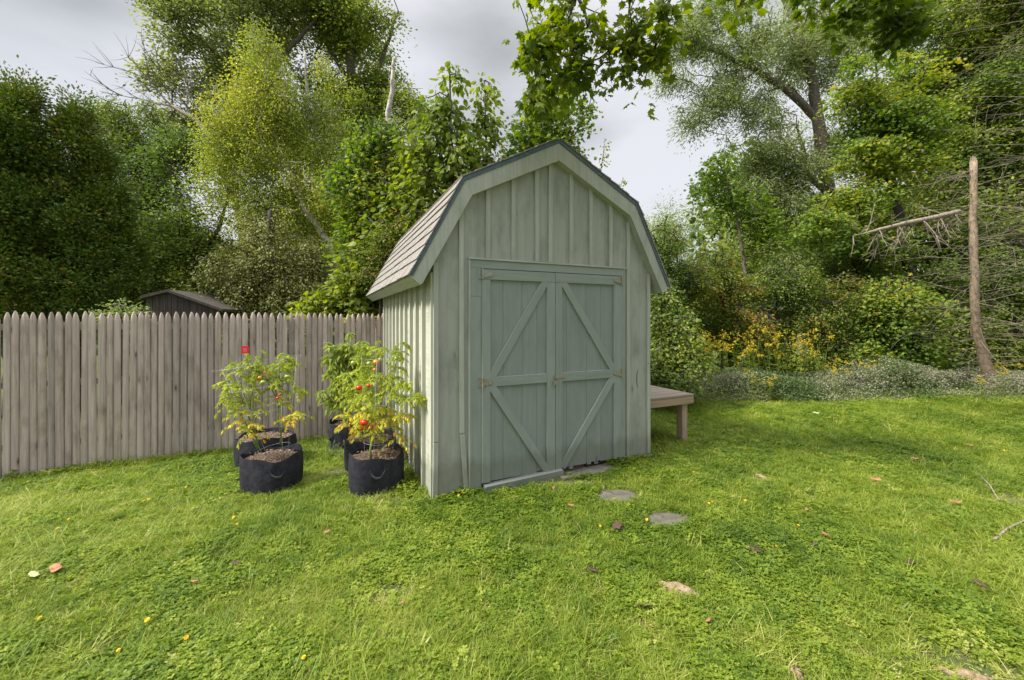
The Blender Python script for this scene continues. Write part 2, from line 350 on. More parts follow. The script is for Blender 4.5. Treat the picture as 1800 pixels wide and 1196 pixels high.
def plant(name, label, cat, base, trunk, blobs, clusters, per, leaf, kind, mat, bark, group=None, limbs=(), spread=.28, flat=.6, hole=.0, hf=1.0,
          droop=.25, up=.8, twig=.008, tint=(.5, .18), tint_top=.0, shell=.55, patch=.25, minr=.004, crown='crown', cull=None):
    """tree or shrub: trunk and limb paths [(point, radius)...], clusters of leaves grown out from them inside the blobs"""
    root = empty(name, base, label, cat, group)
    mb = MB(); nodes = []; 
    for path in [trunk] + list(limbs):
        rs = resample(path, .22 if kind != 'x' else .3)
        jit = [(p + Vector(rng.normal(0, min(r, .05) * .25, 3)), r) for p, r in rs]
        mb.tube([p for p, r in jit], [r for p, r in jit], 9)
        nodes += [p for p, r in jit[max(1, len(jit) // 6):]]
    C = sample_blobs(blobs, clusters, hole, hf, shell)
    if cull is not None: C = C[cull(C)]
    clusters = len(C)
    ND = np.array([tuple(p) for p in nodes]); nt0 = len(ND)
    dist0 = np.min(np.linalg.norm(C[:, None] - ND[None], axis=2), axis=1) if clusters * nt0 < 3e6 else np.linalg.norm(C - ND.mean(0), axis=1)
    order = np.argsort(dist0); C = C[order]
    allp = np.zeros((nt0 + 2 * clusters, 3)); allp[:nt0] = ND; par = np.full(nt0 + 2 * clusters, -1); m = nt0; pen = np.zeros(nt0 + 2 * clusters)
    for c in C:
        dv = c - allp[:m]; dd = np.linalg.norm(dv, axis=1) + .35 * np.maximum(0, -dv[:, 2]) + pen[:m] * .12
        j = int(np.argmin(dd)); mid = (allp[j] * .5 + c * .5) + rng.normal(0, .06, 3) * np.linalg.norm(c - allp[j]); mid[2] += .04 * np.linalg.norm(c - allp[j])
        allp[m] = mid; par[m] = j; pen[m] = pen[j] + .3; allp[m + 1] = c; par[m + 1] = m; pen[m + 1] = pen[j] + .6; m += 2
    cnt = np.ones(m)
    for i in range(m - 1, nt0 - 1, -1):
        if par[i] >= 0: cnt[par[i]] += cnt[i] * .55
    rad = np.clip(twig * cnt ** .42, minr * .6, .09)
    idx = np.arange(nt0, m); pr = par[idx]
    rp = np.where(pr < nt0, np.minimum(rad[idx] * 1.15, .08), np.minimum(rad[pr], rad[idx] * 1.5))
    tv, tf = tubes(allp[pr], allp[idx], rp, rad[idx])
    mb.v.append(tv); mb.g.append(tv); [mb.f.setdefault(4, []).extend((q + mb.n).tolist()) for q in tf]; mb.n += len(tv)
    mb.build('trunk', M[bark], root, smooth=True, world=True)
    # leaves
    ccs = allp[nt0 + 1:m:2]; prs = allp[par[nt0 + 1:m:2]]; outd = nrm(ccs - prs)
    n = clusters * per; ci = np.repeat(np.arange(clusters), per); sc_ = rng.uniform(.6, 1.25, clusters)[ci][:, None] * spread
    off = np.clip(rnd(n), -1.7, 1.7) * sc_ * np.array([1, 1, flat]); tt = rng.random((n, 1))
    pos = ccs[ci] + off * .8 - outd[ci] * (tt * spread * .6); 
    rr = np.linalg.norm(off[:, :2], axis=1); pos[:, 2] -= droop * rr ** 2 / max(spread, .01)
    tip = nrm(off * np.array([1, 1, .4]) / spread + outd[ci] * .6 + rnd(n, .45) + np.array([0, 0, -droop * 1.6]))
    no = nrm(np.array([0, 0, up]) + rnd(n, .55))
    pt = vnoise(ccs * .9 + 7)[ci] - .5; zt = (pos[:, 2] - pos[:, 2].min()) / (np.ptp(pos[:, 2]) + .01)
    ti = np.clip(tint[0] + patch * 2 * pt + rng.normal(0, tint[1], n) + tint_top * (zt - .5), 0.0, 1.0)
    sz = leaf * rng.uniform(.65, 1.25, n)
    leafobj(crown, [(pos, tip, no, sz, kind, ti)], M[mat], root)
    return root
M['lf_dark'] = leafmat('dark_broadleaf', [(0, (0.0699, 0.1032, 0.0315)), (0.5, (0.143, 0.208, 0.0451)), (1, (0.3493, 0.3764, 0.0676))])
M['lf_mid'] = leafmat('green_broadleaf', [(0, (0.0916, 0.1364, 0.0261)), (0.5, (0.1952, 0.2575, 0.0382)), (1, (0.436, 0.4393, 0.0607))])
M['lf_maple'] = leafmat('maple_leaf', [(0, (0.0585, 0.1025, 0.0214)), (0.5, (0.1253, 0.1978, 0.032)), (0.9, (0.2838, 0.3514, 0.0536)), (1, (0.4451, 0.3514, 0.057))])
M['lf_overhead'] = leafmat('overhead_maple_leaf', [(0, (0.0788, 0.1208, 0.0175)), (0.5, (0.1378, 0.1961, 0.0221)), (1, (0.2957, 0.3319, 0.0367))], trans=.42)
M['lf_yellow'] = leafmat('yellow_green_leaf', [(0, (.08, .13, .02)), (.45, (.17, .24, .03)), (.8, (.30, .32, .04)), (1, (.42, .32, .04))])
M['lf_birch'] = leafmat('birch_leaf', [(0, (0.119, 0.1591, 0.0322)), (0.45, (0.2554, 0.3182, 0.0566)), (0.8, (0.4596, 0.4689, 0.0808)), (1, (0.4452, 0.361, 0.0648))])
M['lf_poplar'] = leafmat('grey_green_leaf', [(0, (0.1003, 0.1327, 0.0407)), (0.5, (0.2007, 0.245, 0.0741)), (1, (0.4011, 0.4084, 0.1387))])
M['lf_silver'] = leafmat('silvery_leaf', [(0, (0.1315, 0.1673, 0.0651)), (0.5, (0.2409, 0.3012, 0.1114)), (1, (0.4382, 0.491, 0.1857))])
M['lf_cedar'] = leafmat('cedar_frond', [(0, (0.0441, 0.0768, 0.0149)), (0.5, (0.0944, 0.1594, 0.0231)), (0.8, (0.1888, 0.2244, 0.0289)), (0.95, (0.302, 0.2598, 0.033)), (1, (0.352, 0.2132, 0.045))], trans=.12)
M['lf_spruce'] = leafmat('conifer_frond', [(0, (0.0913, 0.1034, 0.0275)), (0.5, (0.1714, 0.1879, 0.0478)), (1, (0.32, 0.3102, 0.0822))], trans=.15)
M['lf_rusty'] = leafmat('reddish_shrub_leaf', [(0, (0.0546, 0.0964, 0.0211)), (0.5, (0.1202, 0.1822, 0.0317)), (0.8, (0.2188, 0.2358, 0.037)), (0.94, (0.3282, 0.2036, 0.0528)), (1, (0.372, 0.1178, 0.0528))])
M['lf_shrub'] = leafmat('undergrowth_leaf', [(0, (0.0789, 0.1214, 0.0281)), (0.5, (0.1694, 0.2263, 0.0352)), (1, (0.3615, 0.3877, 0.0562))])
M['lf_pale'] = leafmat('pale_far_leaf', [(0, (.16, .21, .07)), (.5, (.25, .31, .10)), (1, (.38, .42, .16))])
M['lf_tomato'] = leafmat('tomato_leaf', [(0, (0.1633, 0.2245, 0.0297)), (0.4, (0.3629, 0.4209, 0.0495)), (0.8, (0.6169, 0.5893, 0.0792)), (0.93, (0.8, 0.6173, 0.0693)), (1, (0.762, 0.3367, 0.0594))], rough=.6)
M['lf_weed'] = leafmat('serrated_leaf', [(0, (0.1469, 0.209, 0.0446)), (0.5, (0.2936, 0.363, 0.0792)), (1, (0.514, 0.528, 0.1188))], rough=.6)
M['lf_goldenrod'] = leafmat('goldenrod_bloom', [(0, (.26, .20, .02)), (.5, (.46, .35, .02)), (1, (.60, .46, .04))], trans=.2)
M['lf_aster'] = leafmat('grey_white_bloom', [(0, (.09, .12, .06)), (.45, (.22, .23, .15)), (.8, (.38, .34, .25)), (1, (.46, .41, .31))], trans=.2)
GR = [(0, (.066, .122, .012)), (.3, (.140, .212, .019)), (.6, (.220, .288, .028)), (.85, (.325, .372, .058)), (1, (.48, .43, .18))]
M['grass'] = leafmat('lawn_blade', GR, trans=.35, rough=.5, spec=.3, at='INSTANCER')
M['tallgrass'] = leafmat('tall_grass_blade', [(0, (.12, .19, .03)), (.6, (.27, .34, .05)), (1, (.50, .45, .18))], trans=.3)

# ================================================================== SETTING: ground
def axis(lo, hi, fine_lo, fine_hi, st, grow=1.25):
    a = list(np.arange(fine_lo, fine_hi + st / 2, st)); s = st
    x = a[-1]
    while x < hi: s *= grow; x += s; a.append(min(x, hi))
    s = st; x = a[0]
    while x > lo: s *= grow; x -= s; a.insert(0, max(x, lo))
    return np.array(a)
gx = axis(-600, 600, -9, 9, .07); gy = axis(-60, 900, .8, 9.5, .07)
X, Y = np.meshgrid(gx, gy); Z = gz(X, Y)
nx, ny = len(gx), len(gy); ii = (np.arange(ny - 1)[:, None] * nx + np.arange(nx - 1)[None, :]).ravel()
m, t, b, o = newmat('soil_and_thatch')
g = t.nodes.new('ShaderNodeTexCoord').outputs['Object']
c = ramp(t, noise(t, g, 1.3, 6, .6), [(.35, (.055, .09, .014)), (.55, (.10, .15, .022)), (.7, (.15, .17, .04))])
c = mix(t, ramp(t, noise(t, g, 45, 5, .7), [(.4, (0, 0, 0)), (.65, (1, 1, 1))]), c, (.075, .06, .03))
t.links.new(c, b.inputs['Base Color']); b.inputs['Roughness'].default_value = .95; bump(t, b, noise(t, g, 60, 6, .7), .8, .02)
npmesh('ground', np.stack([X.ravel(), Y.ravel(), Z.ravel()], 1), [np.stack([ii, ii + 1, ii + nx + 1, ii + nx], 1)], m, smooth=True)['kind'] = 'structure'

# bare spots and stones (px, py, rx, ry metres, kind) keep the grass away
SHED = Vector((-.69, 3.56, 0)); SR = math.atan2(.419, .908)
U = np.array([.908, .419]); Vv = np.array([-.419, .908])
def sl(x, y): dx = x - SHED.x; dy = y - SHED.y; return dx * U[0] + dy * U[1], dx * Vv[0] + dy * Vv[1]
STONES = [(1035, 829, .30, .13), (1082, 873, .20, .13), (1174, 915, .20, .13)]
BARE = [(1196, 1042, .12, .07), (1338, 842, .14, .05), (1690, 1180, .42, .24), (1000, 850, .30, .06), (1130, 1105, .05, .05), (690, 1040, .12, .10), (1775, 880, .25, .12), (950, 965, .12, .05), (700, 880, .25, .12), (590, 830, .16, .16), (1400, 1190, .05, .08)]
BAGS = [(479, 838, .275, 'a'), (661, 848, .275, 'b')]

# ================================================================== lawn grass: one object, geometry nodes instance its own tufts
def blade(px, py, h, wd, az, lean, curl, seg=3):
    d = np.array([math.cos(az), math.sin(az)]); s = np.array([-d[1], d[0]]); v = []; f = []
    for i in range(seg + 1):
        t = i / seg; off = lean * h * t + curl * h * t * t; z = h * (t - .35 * curl * t * t); ww = wd * (1 - t ** 1.6) * .5
        c = np.array([px + d[0] * off, py + d[1] * off])
        if i < seg: v += [(*(c - s * ww), z), (*(c + s * ww), z)]
        else: v.append((*c, z))
    for i in range(seg - 1): f.append((2 * i, 2 * i + 1, 2 * i + 3, 2 * i + 2))
    f.append((2 * seg - 2, 2 * seg - 1, 2 * seg)); return v, f
pv = []; pf3 = []; pf4 = []; pid = []; NPR = 12
for k in range(NPR):
    if k < 7:      # grass tufts
        for _ in range(13):
            a = random.uniform(0, 6.28); r = .03 * math.sqrt(random.random())
            v, f = blade(r * math.cos(a), r * math.sin(a), random.uniform(.018, .05) * (1.45 if random.random() < .12 else 1), random.uniform(.003, .0056), random.uniform(0, 6.28), random.uniform(.2, 1.1), random.uniform(.1, 1.2))
            n0 = len(pv); pv += v; pid += [k] * len(v)
            for q in f: (pf4 if len(q) == 4 else pf3).append([i + n0 for i in q])
    elif k < 10:   # clover
        for _ in range(10):
            cx, cy = random.gauss(0, .022), random.gauss(0, .022); h = random.uniform(.018, .04); a0 = random.uniform(0, 6.28)
            for j in range(3):
                a = a0 + j * 2.094; s = random.uniform(.006, .0105); d = np.array([math.cos(a), math.sin(a)]); e = np.array([-d[1], d[0]]); tz = random.uniform(-.002, .004)
                pts = [(0, 0), (.45, .5), (1.0, .38), (1.1, 0), (1.0, -.38), (.45, -.5)]
                n0 = len(pv); pv += [(cx + s * (p * d[0] + q * e[0]), cy + s * (p * d[1] + q * e[1]), h + tz * p - abs(q) * .002) for p, q in pts]; pid += [k] * 6
                pf4 += [[n0, n0 + 1, n0 + 2, n0 + 3], [n0, n0 + 3, n0 + 4, n0 + 5]]
    else:          # broad weed rosette / long loose grass
        for _ in range(9 if k == 10 else 6):
            a = random.uniform(0, 6.28)
            v, f = blade(0, 0, random.uniform(.03, .05) if k == 10 else random.uniform(.08, .13), .012 if k == 10 else .0035, a, 1.1 if k == 10 else .5, .5 if k == 10 else 1.0)
            n0 = len(pv); pv += v; pid += [k] * len(v)
            for q in f: (pf4 if len(q) == 4 else pf3).append([i + n0 for i in q])
NP_ = 150000
# density falls with distance, sampled inside a generous fan
dd = 1.25 + 9.2 * rng.random(NP_ * 2) ** 1.25; ang = rng.uniform(-1.05, 1.05, NP_ * 2)
sx = dd * np.tan(ang) ; sx = np.clip(ang / 1.05, -1, 1) * (dd * 1.42 + .5); sy = dd
ul, vl = sl(sx, sy)
ok = ~((ul > -.02) & (ul < 2.48) & (vl > .0) & (vl < 3.4))
df = (sx - FP[0]) * FN[0] + (sy - FP[1]) * FN[1]; ok &= (df < .05) | (sx > 1)
ok &= ~((sx < 1.5) & (ul > -2.5) & (ul < 2.5) & (vl > 2.7) & (df > .05))
ok &= (sy < 8.6)
thin = np.zeros(len(sx))
for (px, py, rx, ry) in STONES:
    q = gp(px, py); e = ((sx - q.x) * .93 + (sy - q.y) * .36) / rx, (-(sx - q.x) * .36 + (sy - q.y) * .93) / ry
    ok &= (e[0] ** 2 + e[1] ** 2) > .82 + .3 * rng.random(len(sx))
for (px, py, rx, ry) in BARE:
    q = gp(px, py); e = ((sx - q.x) / rx) ** 2 + ((sy - q.y) / ry) ** 2; thin = np.maximum(thin, np.exp(-e * .8) * .93)
for (px, py, rr, _) in BAGS:
    q = gp(px, py); ok &= np.hypot(sx - q.x, sy - q.y) > rr * .93
ok &= rng.random(len(sx)) > thin
bare_front = (ul > .4) & (ul < 1.35) & (vl > -.22) & (vl < .02); ok &= ~(bare_front & (rng.random(len(sx)) < .45))
sx = sx[ok][:NP_]; sy = sy[ok][:NP_]; thin = thin[ok][:NP_]; n = len(sx)
pn = noise2(sx, sy, 1.4, 21); pn2 = noise2(sx, sy, 3.6, 33); pn3 = noise2(sx, sy, 9, 41)
clov = rng.random(n) < .10 + .75 * sstep(.5, .66, pn2 * .6 + noise2(sx, sy, 1.1, 51) * .4)
pick = rng.integers(0, 7, n); pick[clov] = rng.integers(7, 10, clov.sum())
spc = rng.random(n); pick[(spc < .012) & (sy > 1.9)] = 10; pick[(spc > .975)] = 11
tnt = np.clip(.50 + (pn - .5) * .5 + (pn3 - .5) * .55 + rng.normal(0, .17, n) + .38 * thin + np.where(clov, -.15, 0), 0, 1)
dry = (rng.random(n) < .06) & (pick < 7); tnt[dry] = rng.uniform(.85, 1, dry.sum())
scl = (.75 + .55 * noise2(sx, sy, 2.2, 61)) * rng.uniform(.7, 1.25, n) * (1 - .45 * thin) * (1 + .10 * np.maximum(0, sy - 4))
df = (sx - FP[0]) * FN[0] + (sy - FP[1]) * FN[1]; ul, vl = sl(sx, sy)
edge = ((np.abs(df) < .18) & (sx < -1.5)) | ((ul > -.12) & (ul < 2.6) & (vl > -.09) & (vl < .0) & ((ul < .4) | (ul > 1.4))) | ((ul > -.25) & (ul < 0) & (vl > 0) & (vl < 3))
scl[edge] *= rng.uniform(1.0, 1.9, edge.sum())
sz_ = gz(sx, sy) - .003
rot = np.stack([rng.normal(0, .22, n), rng.normal(0, .22, n), rng.uniform(0, 6.28, n)], 1)
allv = np.concatenate([np.stack([sx, sy, sz_], 1), np.array(pv)]); npnt = n
me = bpy.data.meshes.new('grass'); me.vertices.add(len(allv)); me.vertices.foreach_set('co', allv.astype(np.float32).ravel())
fl = [np.array(pf4, np.int32) + npnt, np.array(pf3, np.int32) + npnt]; tot = np.concatenate([np.full(len(q), q.shape[1], np.int32) for q in fl]); lp = np.concatenate([q.ravel() for q in fl])
me.loops.add(len(lp)); me.loops.foreach_set('vertex_index', lp); me.polygons.add(len(tot)); me.polygons.foreach_set('loop_start', np.concatenate([[0], np.cumsum(tot)[:-1]]).astype(np.int32)); me.polygons.foreach_set('loop_total', tot)
def pa(name, typ, val, fill):
    a = me.attributes.new(name, typ, 'POINT'); ext = np.array(fill) * np.ones((len(pv),) + np.shape(val)[1:]) if not isinstance(fill, list) else np.array(fill)
    a.data.foreach_set('vector' if typ == 'FLOAT_VECTOR' else 'value', np.concatenate([val, ext]).astype(np.int32 if typ == 'INT' else np.float32).ravel())
pa('proto', 'INT', np.full(n, -1), pid); pa('pick', 'INT', pick, 0); pa('tint', 'FLOAT', tnt, 0.); pa('scl', 'FLOAT', scl, 1.); pa('rot', 'FLOAT_VECTOR', rot, 0.)
me.update(calc_edges=True); me.materials.append(M['grass'])
grass = bpy.data.objects.new('grass', me); COL.objects.link(grass); tag(grass, 'green lawn with clover and mown grass blades', 'grass', kind='stuff')
ng = bpy.data.node_groups.new('lawn', 'GeometryNodeTree'); ng.interface.new_socket('Geometry', in_out='INPUT', socket_type='NodeSocketGeometry'); ng.interface.new_socket('Geometry', in_out='OUTPUT', socket_type='NodeSocketGeometry')
GN = ng.nodes.new; GL = ng.links.new; gi = GN('NodeGroupInput'); go = GN('NodeGroupOutput')
def named(nm, typ):
    a = GN('GeometryNodeInputNamedAttribute'); a.data_type = typ; a.inputs['Name'].default_value = nm
    return next(s for s in a.outputs if s.enabled and s.name == 'Attribute')
prt = named('proto', 'INT'); g2i = GN('GeometryNodeGeometryToInstance')
def cmp_(k):
    c = GN('FunctionNodeCompare'); c.data_type = 'INT'; c.operation = 'EQUAL'; ins = [s for s in c.inputs if s.enabled]; GL(prt, ins[0]); ins[1].default_value = k; return c.outputs[0]
def sepg(k):
    s = GN('GeometryNodeSeparateGeometry'); s.domain = 'POINT'; GL(gi.outputs[0], s.inputs['Geometry']); GL(cmp_(k), s.inputs['Selection']); return s.outputs['Selection']
for k in reversed(range(NPR)): GL(sepg(k), g2i.inputs[0])
iop = GN('GeometryNodeInstanceOnPoints'); GL(sepg(-1), iop.inputs['Points']); GL(g2i.outputs[0], iop.inputs['Instance']); iop.inputs['Pick Instance'].default_value = True
GL(named('pick', 'INT'), iop.inputs['Instance Index']); GL(named('rot', 'FLOAT_VECTOR'), iop.inputs['Rotation']); GL(named('scl', 'FLOAT'), iop.inputs['Scale'])
GL(iop.outputs[0], go.inputs[0]); md = grass.modifiers.new('lawn', 'NODES'); md.node_group = ng

# ================================================================== SHED (local: x along the front, y into depth, z up)
shed = empty('barn_shed', SHED, 'sage green board and batten garden shed with gambrel roof and double doors', 'shed', rz=SR)
O = [(-.212, 1.867), (.25, 2.744), (1.23, 3.26), (2.21, 2.744), (2.672, 1.867)]; I = [(-.1125, 1.789), (.335, 2.598), (1.23, 3.05), (2.125, 2.598), (2.5725, 1.789)]
def tx(px, o=0): r = (px - HX) / F; return (.69 - .419 * o + r * (3.56 - .908 * o)) / (.908 - .419 * r)
mb = MB(); W = 2.46
def wallp(pts, y0=0.0, th=.03): mb.poly([(x, y0, z) for x, z in pts][::-1], (0, th, 0))
wallp([(0, -.3), (.40, -.3), (.40, 2.0), (0, 2.0)]); wallp([(2.07, -.3), (W, -.3), (W, 2.0), (2.07, 2.0)])
wallp([(0, 2.0), (W, 2.0), (2.135, 2.60), (1.23, 3.06), (.325, 2.60)])
mb.build('front_wall', M['wall'], shed)
mb = MB(); DEP = 3.2
mb.box(0, .03, .03, DEP, -.45, 1.99); mb.build('side_wall', M['sidewood_sunlit'], shed)
mb = MB(); mb.box(W - .03, W, .03, DEP, -.3, 1.99); mb.build('side_wall', M['sidewood_sunlit'], shed)
mb = MB(); mb.poly([(x, DEP, z) for x, z in [(0, -.45), (W, -.3), (W, 2.0), (2.135, 2.60), (1.23, 3.06), (.325, 2.60), (0, 2.0)]], (0, .03, 0)); mb.build('back_wall', M['wall'], shed)
mb = MB(); mb.box(.35, 2.11, .5, .52, -.3, 2.02); mb.box(.35, 2.11, .03, .5, -.06, -.04); mb.build('interior_shade', M['dark'], shed)  # near-black sheets behind the doors stand in for the shade inside
def batt(x0, z0, x1, z1, wd=.043, th=.02, mat='trim'):
    mb = MB(); mb.board((x0, -.0005, z0), (x1, -.0005, z1), wd, th, (0, -1, 0)); mb.build('batten', M[mat], shed, bevel=.002)
def roof_in(x):
    for (a, b), (c, d) in zip(I[:-1], I[1:]):
        if a <= x <= c: return b + (d - b) * (x - a) / (c - a)
    return 2
for px in (858.3, 903.3, 945, 968.3, 1005, 1040, 1074.3):
    x = tx(px, .02); batt(x, 2.055, x + random.uniform(-.006, .006), roof_in(x) + .02)
xa = tx(812.3, .02); batt(xa, .47, xa - .006, roof_in(xa)); batt(xa + .045, -.12, xa + .003, .46)
batt(.022, .42, .022, 1.99, .044); batt(.014, -.16, .022, .415, .044)
xb = tx(1105, .02); batt(xb, -.1, xb, roof_in(xb)); batt(W - .022, 1.0, W - .022, 2.0, .044); batt(W - .018, -.1, W - .024, .995, .044)
for k in range(1, 11):
    y = .30 * k + .01; mb = MB(); mb.board((.0005, y, -.4), (.0005, y + random.uniform(-.004, .004), 1.9), .05, .034, (-1, 0, 0)); mb.build('batten', M['sidewood_sunlit'], shed, bevel=.002)
    mb = MB(); mb.board((W - .0005, y, -.2), (W - .0005, y, 1.9), .05, .02, (1, 0, 0)); mb.build('batten', M['sidewood_sunlit'], shed, bevel=.002)
mb = MB(); mb.board((.0005, .022, -.3), (.0005, .022, 1.9), .044, .02, (-1, 0, 0)); mb.build('batten', M['sidewood_sunlit'], shed, bevel=.002)
# roof: rafters slab, shingle courses, drip edge
RY0, RY1 = -.055, 3.66
roof = MB()
for (a, b, c, d) in [(O[0], O[1], I[1], I[0]), (O[1], O[2], I[2], I[1]), (O[2], O[3], I[3], I[2]), (O[3], O[4], I[4], I[3])]:
    roof.poly([(p[0], RY0 + .002, p[1]) for p in (a, b, c, d)][::-1], (0, RY1 - RY0, 0))
roof = roof.build('roof', M['trim'], shed)
def seg_n(a, b):
    d = Vector((b[0] - a[0], 0, b[1] - a[1])); L_ = d.length; d.normalize(); n_ = Vector((-d.z, 0, d.x)); return d, n_ * (1 if n_.z > 0 else -1), L_
for side in (0, 1):
    mbS = MB()
    for (a, b) in ([(O[0], O[1]), (O[1], O[2])] if side == 0 else [(O[4], O[3]), (O[3], O[2])]):
        d, nn, L_ = seg_n(a, b); nc = round(L_ / .135)
        for k in range(nc):
            s0 = k * L_ / nc - (.012 if k == 0 else 0); s1 = min(L_, s0 + L_ / nc + .02); y = RY0 - .045
            while y < RY1 + .02:
                y2 = min(y + random.uniform(.16, .32), RY1 + .02); j = random.uniform(-.004, .004)
                A = Vector((a[0], 0, a[1]))
                p = [A + d * (s0 + j) + nn * .004, A + d * s1 + nn * .004, A + d * s1 + nn * .008, A + d * (s0 + j) + nn * (.021 + random.uniform(-.002, .003))]
                v = [q + Vector((0, y + .001, 0)) for q in p] + [q + Vector((0, y2 - .001, 0)) for q in p]
                mbS.add(v, [(0, 1, 2, 3), (7, 6, 5, 4), (0, 4, 5, 1), (1, 5, 6, 2), (2, 6, 7, 3), (3, 7, 4, 0)]); y = y2
    mbS.build('shingles', M['shingle'], roof)
def lerp2(a, b, t): return (a[0] + (b[0] - a[0]) * t, a[1] + (b[1] - a[1]) * t)
Of = [lerp2(i, o_, .80) for o_, i in zip(O, I)]
for k in range(4):
    q = [Of[k], Of[k + 1], I[k + 1], I[k]]; 
    if k in (1, 2):  # tiny gaps at the mitres
        pass
    mb = MB(); mb.poly([(p[0], RY0 - .028, p[1]) for p in q][::-1], (0, .028, 0)); o_ = mb.build('fascia', M['trim'], shed, bevel=.0015)
mb = MB()
for k in range(4):
    q = [O[k], O[k + 1], Of[k + 1], Of[k]]; mb.poly([(p[0], RY0 - .036, p[1]) for p in q][::-1], (0, .036, 0))
mb.build('drip_edge', M['drip'], shed)
for a, b, sg in ((O[0], I[0], -1), (O[4], I[4], 1)):
    mb = MB(); c_ = ((a[0] + b[0]) / 2, (a[1] + b[1]) / 2); nn = Vector((b[0] - a[0], 0, b[1] - a[1])).cross(Vector((0, 1, 0))).normalized()
    if nn.z > 0: nn = -nn
    mb.board((c_[0], RY0 - .03, c_[1]), (c_[0], RY1, c_[1]), (Vector(a) - Vector(b)).length - .012, .012, nn); mb.build('eave_board', M['trim'], shed, bevel=.002)
# door frame
fr = MB(); yf = -.024
def fboard(mb, x0, x1, z0, z1, th=.024, y=0.0, rnd_=0):
    v = (abs(x1 - x0) < abs(z1 - z0))
    if v: mb.board(((x0 + x1) / 2, y, z0), ((x0 + x1) / 2, y, z1), abs(x1 - x0), th, (0, -1, 0))
    else: mb.board((x0, y, (z0 + z1) / 2), (x1, y, (z0 + z1) / 2), abs(z1 - z0), th, (0, -1, 0))
frame = MB(); fboard(frame, .334, .4425, -.12, 1.70); fboard(frame, .334, .4425, 1.702, 1.956); fboard(frame, 2.036, 2.096, -.1, 1.956); fboard(frame, .334, 2.096, 1.958, 2.034, .022)
gap = MB(); gap.box(.4435, 2.034, -.0215, -.004, 1.9495, 1.9575); gap.build('door_gap_shade', M['dark'], shed)  # solid dark strip painted as the shade between doors and header
frame.build('door_frame', M['doortrim'], shed, bevel=.002)
mb = MB(); mb.board((.32, 0, 2.044), (2.108, 0, 2.044), .016, .034, (0, -1, 0)); mb.board((.327, 0, -.1), (.327, 0, 2.03), .012, .03, (0, -1, 0)); mb.build('drip_cap', M['trim'], shed)
# doors
def hinge(px_, z, side, par, rustm):
    mb = MB(); s = side; x = px_; y = -.047
    mb.poly([(x, y, z + .038), (x, y, z - .038), (x + s * .10, y, z - .014), (x + s * .10, y, z + .014)][::(-1 if s > 0 else 1)], (0, .004, 0))
    mb.tube([(x, y - .005, z - .05), (x, y - .005, z + .05)], .0075, 8)
    mb.box(min(x, x - s * .035), max(x, x - s * .035), -.030, -.026, z - .045, z + .045)
    for q in (.02, .045, .075): mb.ball((x + s * q, y - .001, z), .004, .5, 6, 4)
    mb.build('hinge', M[rustm], par, bevel=.001)
def door(x0, x1, ls, rs, name_label, up, lo, hs, cuts):
    d = empty('door', (0, 0, 0), None, None); d.parent = shed
    if name_label: d['label'] = name_label
    mb = MB(); xs = [x0] + cuts + [x1]
    for a, b in zip(xs[:-1], xs[1:]):
        z0 = random.uniform(-.012, .012); th = random.uniform(.019, .0215); mb.board(((a + b) / 2, .006, z0), ((a + b) / 2, .006, 1.948), b - a - .003, th, (0, -1, 0))
    # gnawed ends: short splintered boards
    for _ in range(5 if hs < 0 else 0):
        a = random.uniform(x0 + .05, x1 - .1); mb.board((a, .004, random.uniform(-.03, -.008)), (a, .004, .05), random.uniform(.02, .05), .019, (0, -1, 0))
    mb.build('boards', M['door'], d, bevel=.0015)
    def rl(nm, f): m_ = MB(); f(m_); m_.build(nm, M['doortrim'], d, bevel=.002)
    rl('stile', lambda m_: fboard(m_, x0 + .001, ls, -.004, 1.855, .022, -.0155)); rl('stile', lambda m_: fboard(m_, rs, x1 - .001, .0, 1.855, .022, -.0155))
    rl('rail', lambda m_: fboard(m_, x0 + .001, x1 - .001, 1.857, 1.95, .022, -.0155)); rl('rail', lambda m_: fboard(m_, ls + .001, rs - .001, .872, .958, .021, -.0155))
    for p, q in (up, lo):
        m_ = MB(); Lp = Vector((p[0], -.0155, p[1])); Lq = Vector((q[0], -.0155, q[1]))
        e_ = (Lq - Lp).normalized() * .05; m_.board(Lp - e_, Lq + e_, .074, .0195, (0, -1, 0)); m_.build('brace', M['doortrim'], d, bevel=.002)
    for z in (1.905, .915): hinge(x0 if hs > 0 else x1, z, hs, d, 'rust' if (z < 1 or hs < 0) else 'zinc')
    return d
door(.4435, 1.2135, .525, 1.1245, None, ((.555, .985), (1.095, 1.835)), ((.555, .85), (1.10, .045)), 1, [.66, .86, 1.02])
dr = door(1.2185, 2.034, 1.297, 1.945, None, ((1.33, 1.835), (1.915, .985)), ((1.915, .845), (1.33, .05)), -1, [1.36, 1.60, 1.78])
mb = MB(); mb.board((1.19, -.0375, .918), (1.33, -.0375, .918), .032, .004, (0, -1, 0)); mb.tube([(1.205, -.043, .935), (1.205, -.062, .93), (1.205, -.062, .91), (1.205, -.043, .905)], .004, 6)
mb.build('hasp', M['rust'], shed, bevel=.001)
lk = MB(); lk.box(1.180, 1.222, -.072, -.054, .845, .885); lk.tube([(1.188, -.063, .885), (1.188, -.063, .91), (1.195, -.063, .922), (1.207, -.063, .922), (1.214, -.063, .91), (1.214, -.063, .885)], .0035, 6)
lk.build('padlock', M['rust'], shed, bevel=.002)
mb = MB(); mb.board((.46, 0.005, -.065), (1.28, 0.005, -.040), .095, .095, (0, -1, 0)); mb.build('threshold_board', M['blueboard'], shed, bevel=.003)
mb = MB(); mb.box(1.29, 1.60, .02, .13, -.12, -.022); mb.build('brick_step', M['brick'], shed, bevel=.004)
mb = MB(); mb.box(1.62, 2.07, .03, .11, -.12, -.03); mb.build('brick_step', M['brick'], shed, bevel=.004)
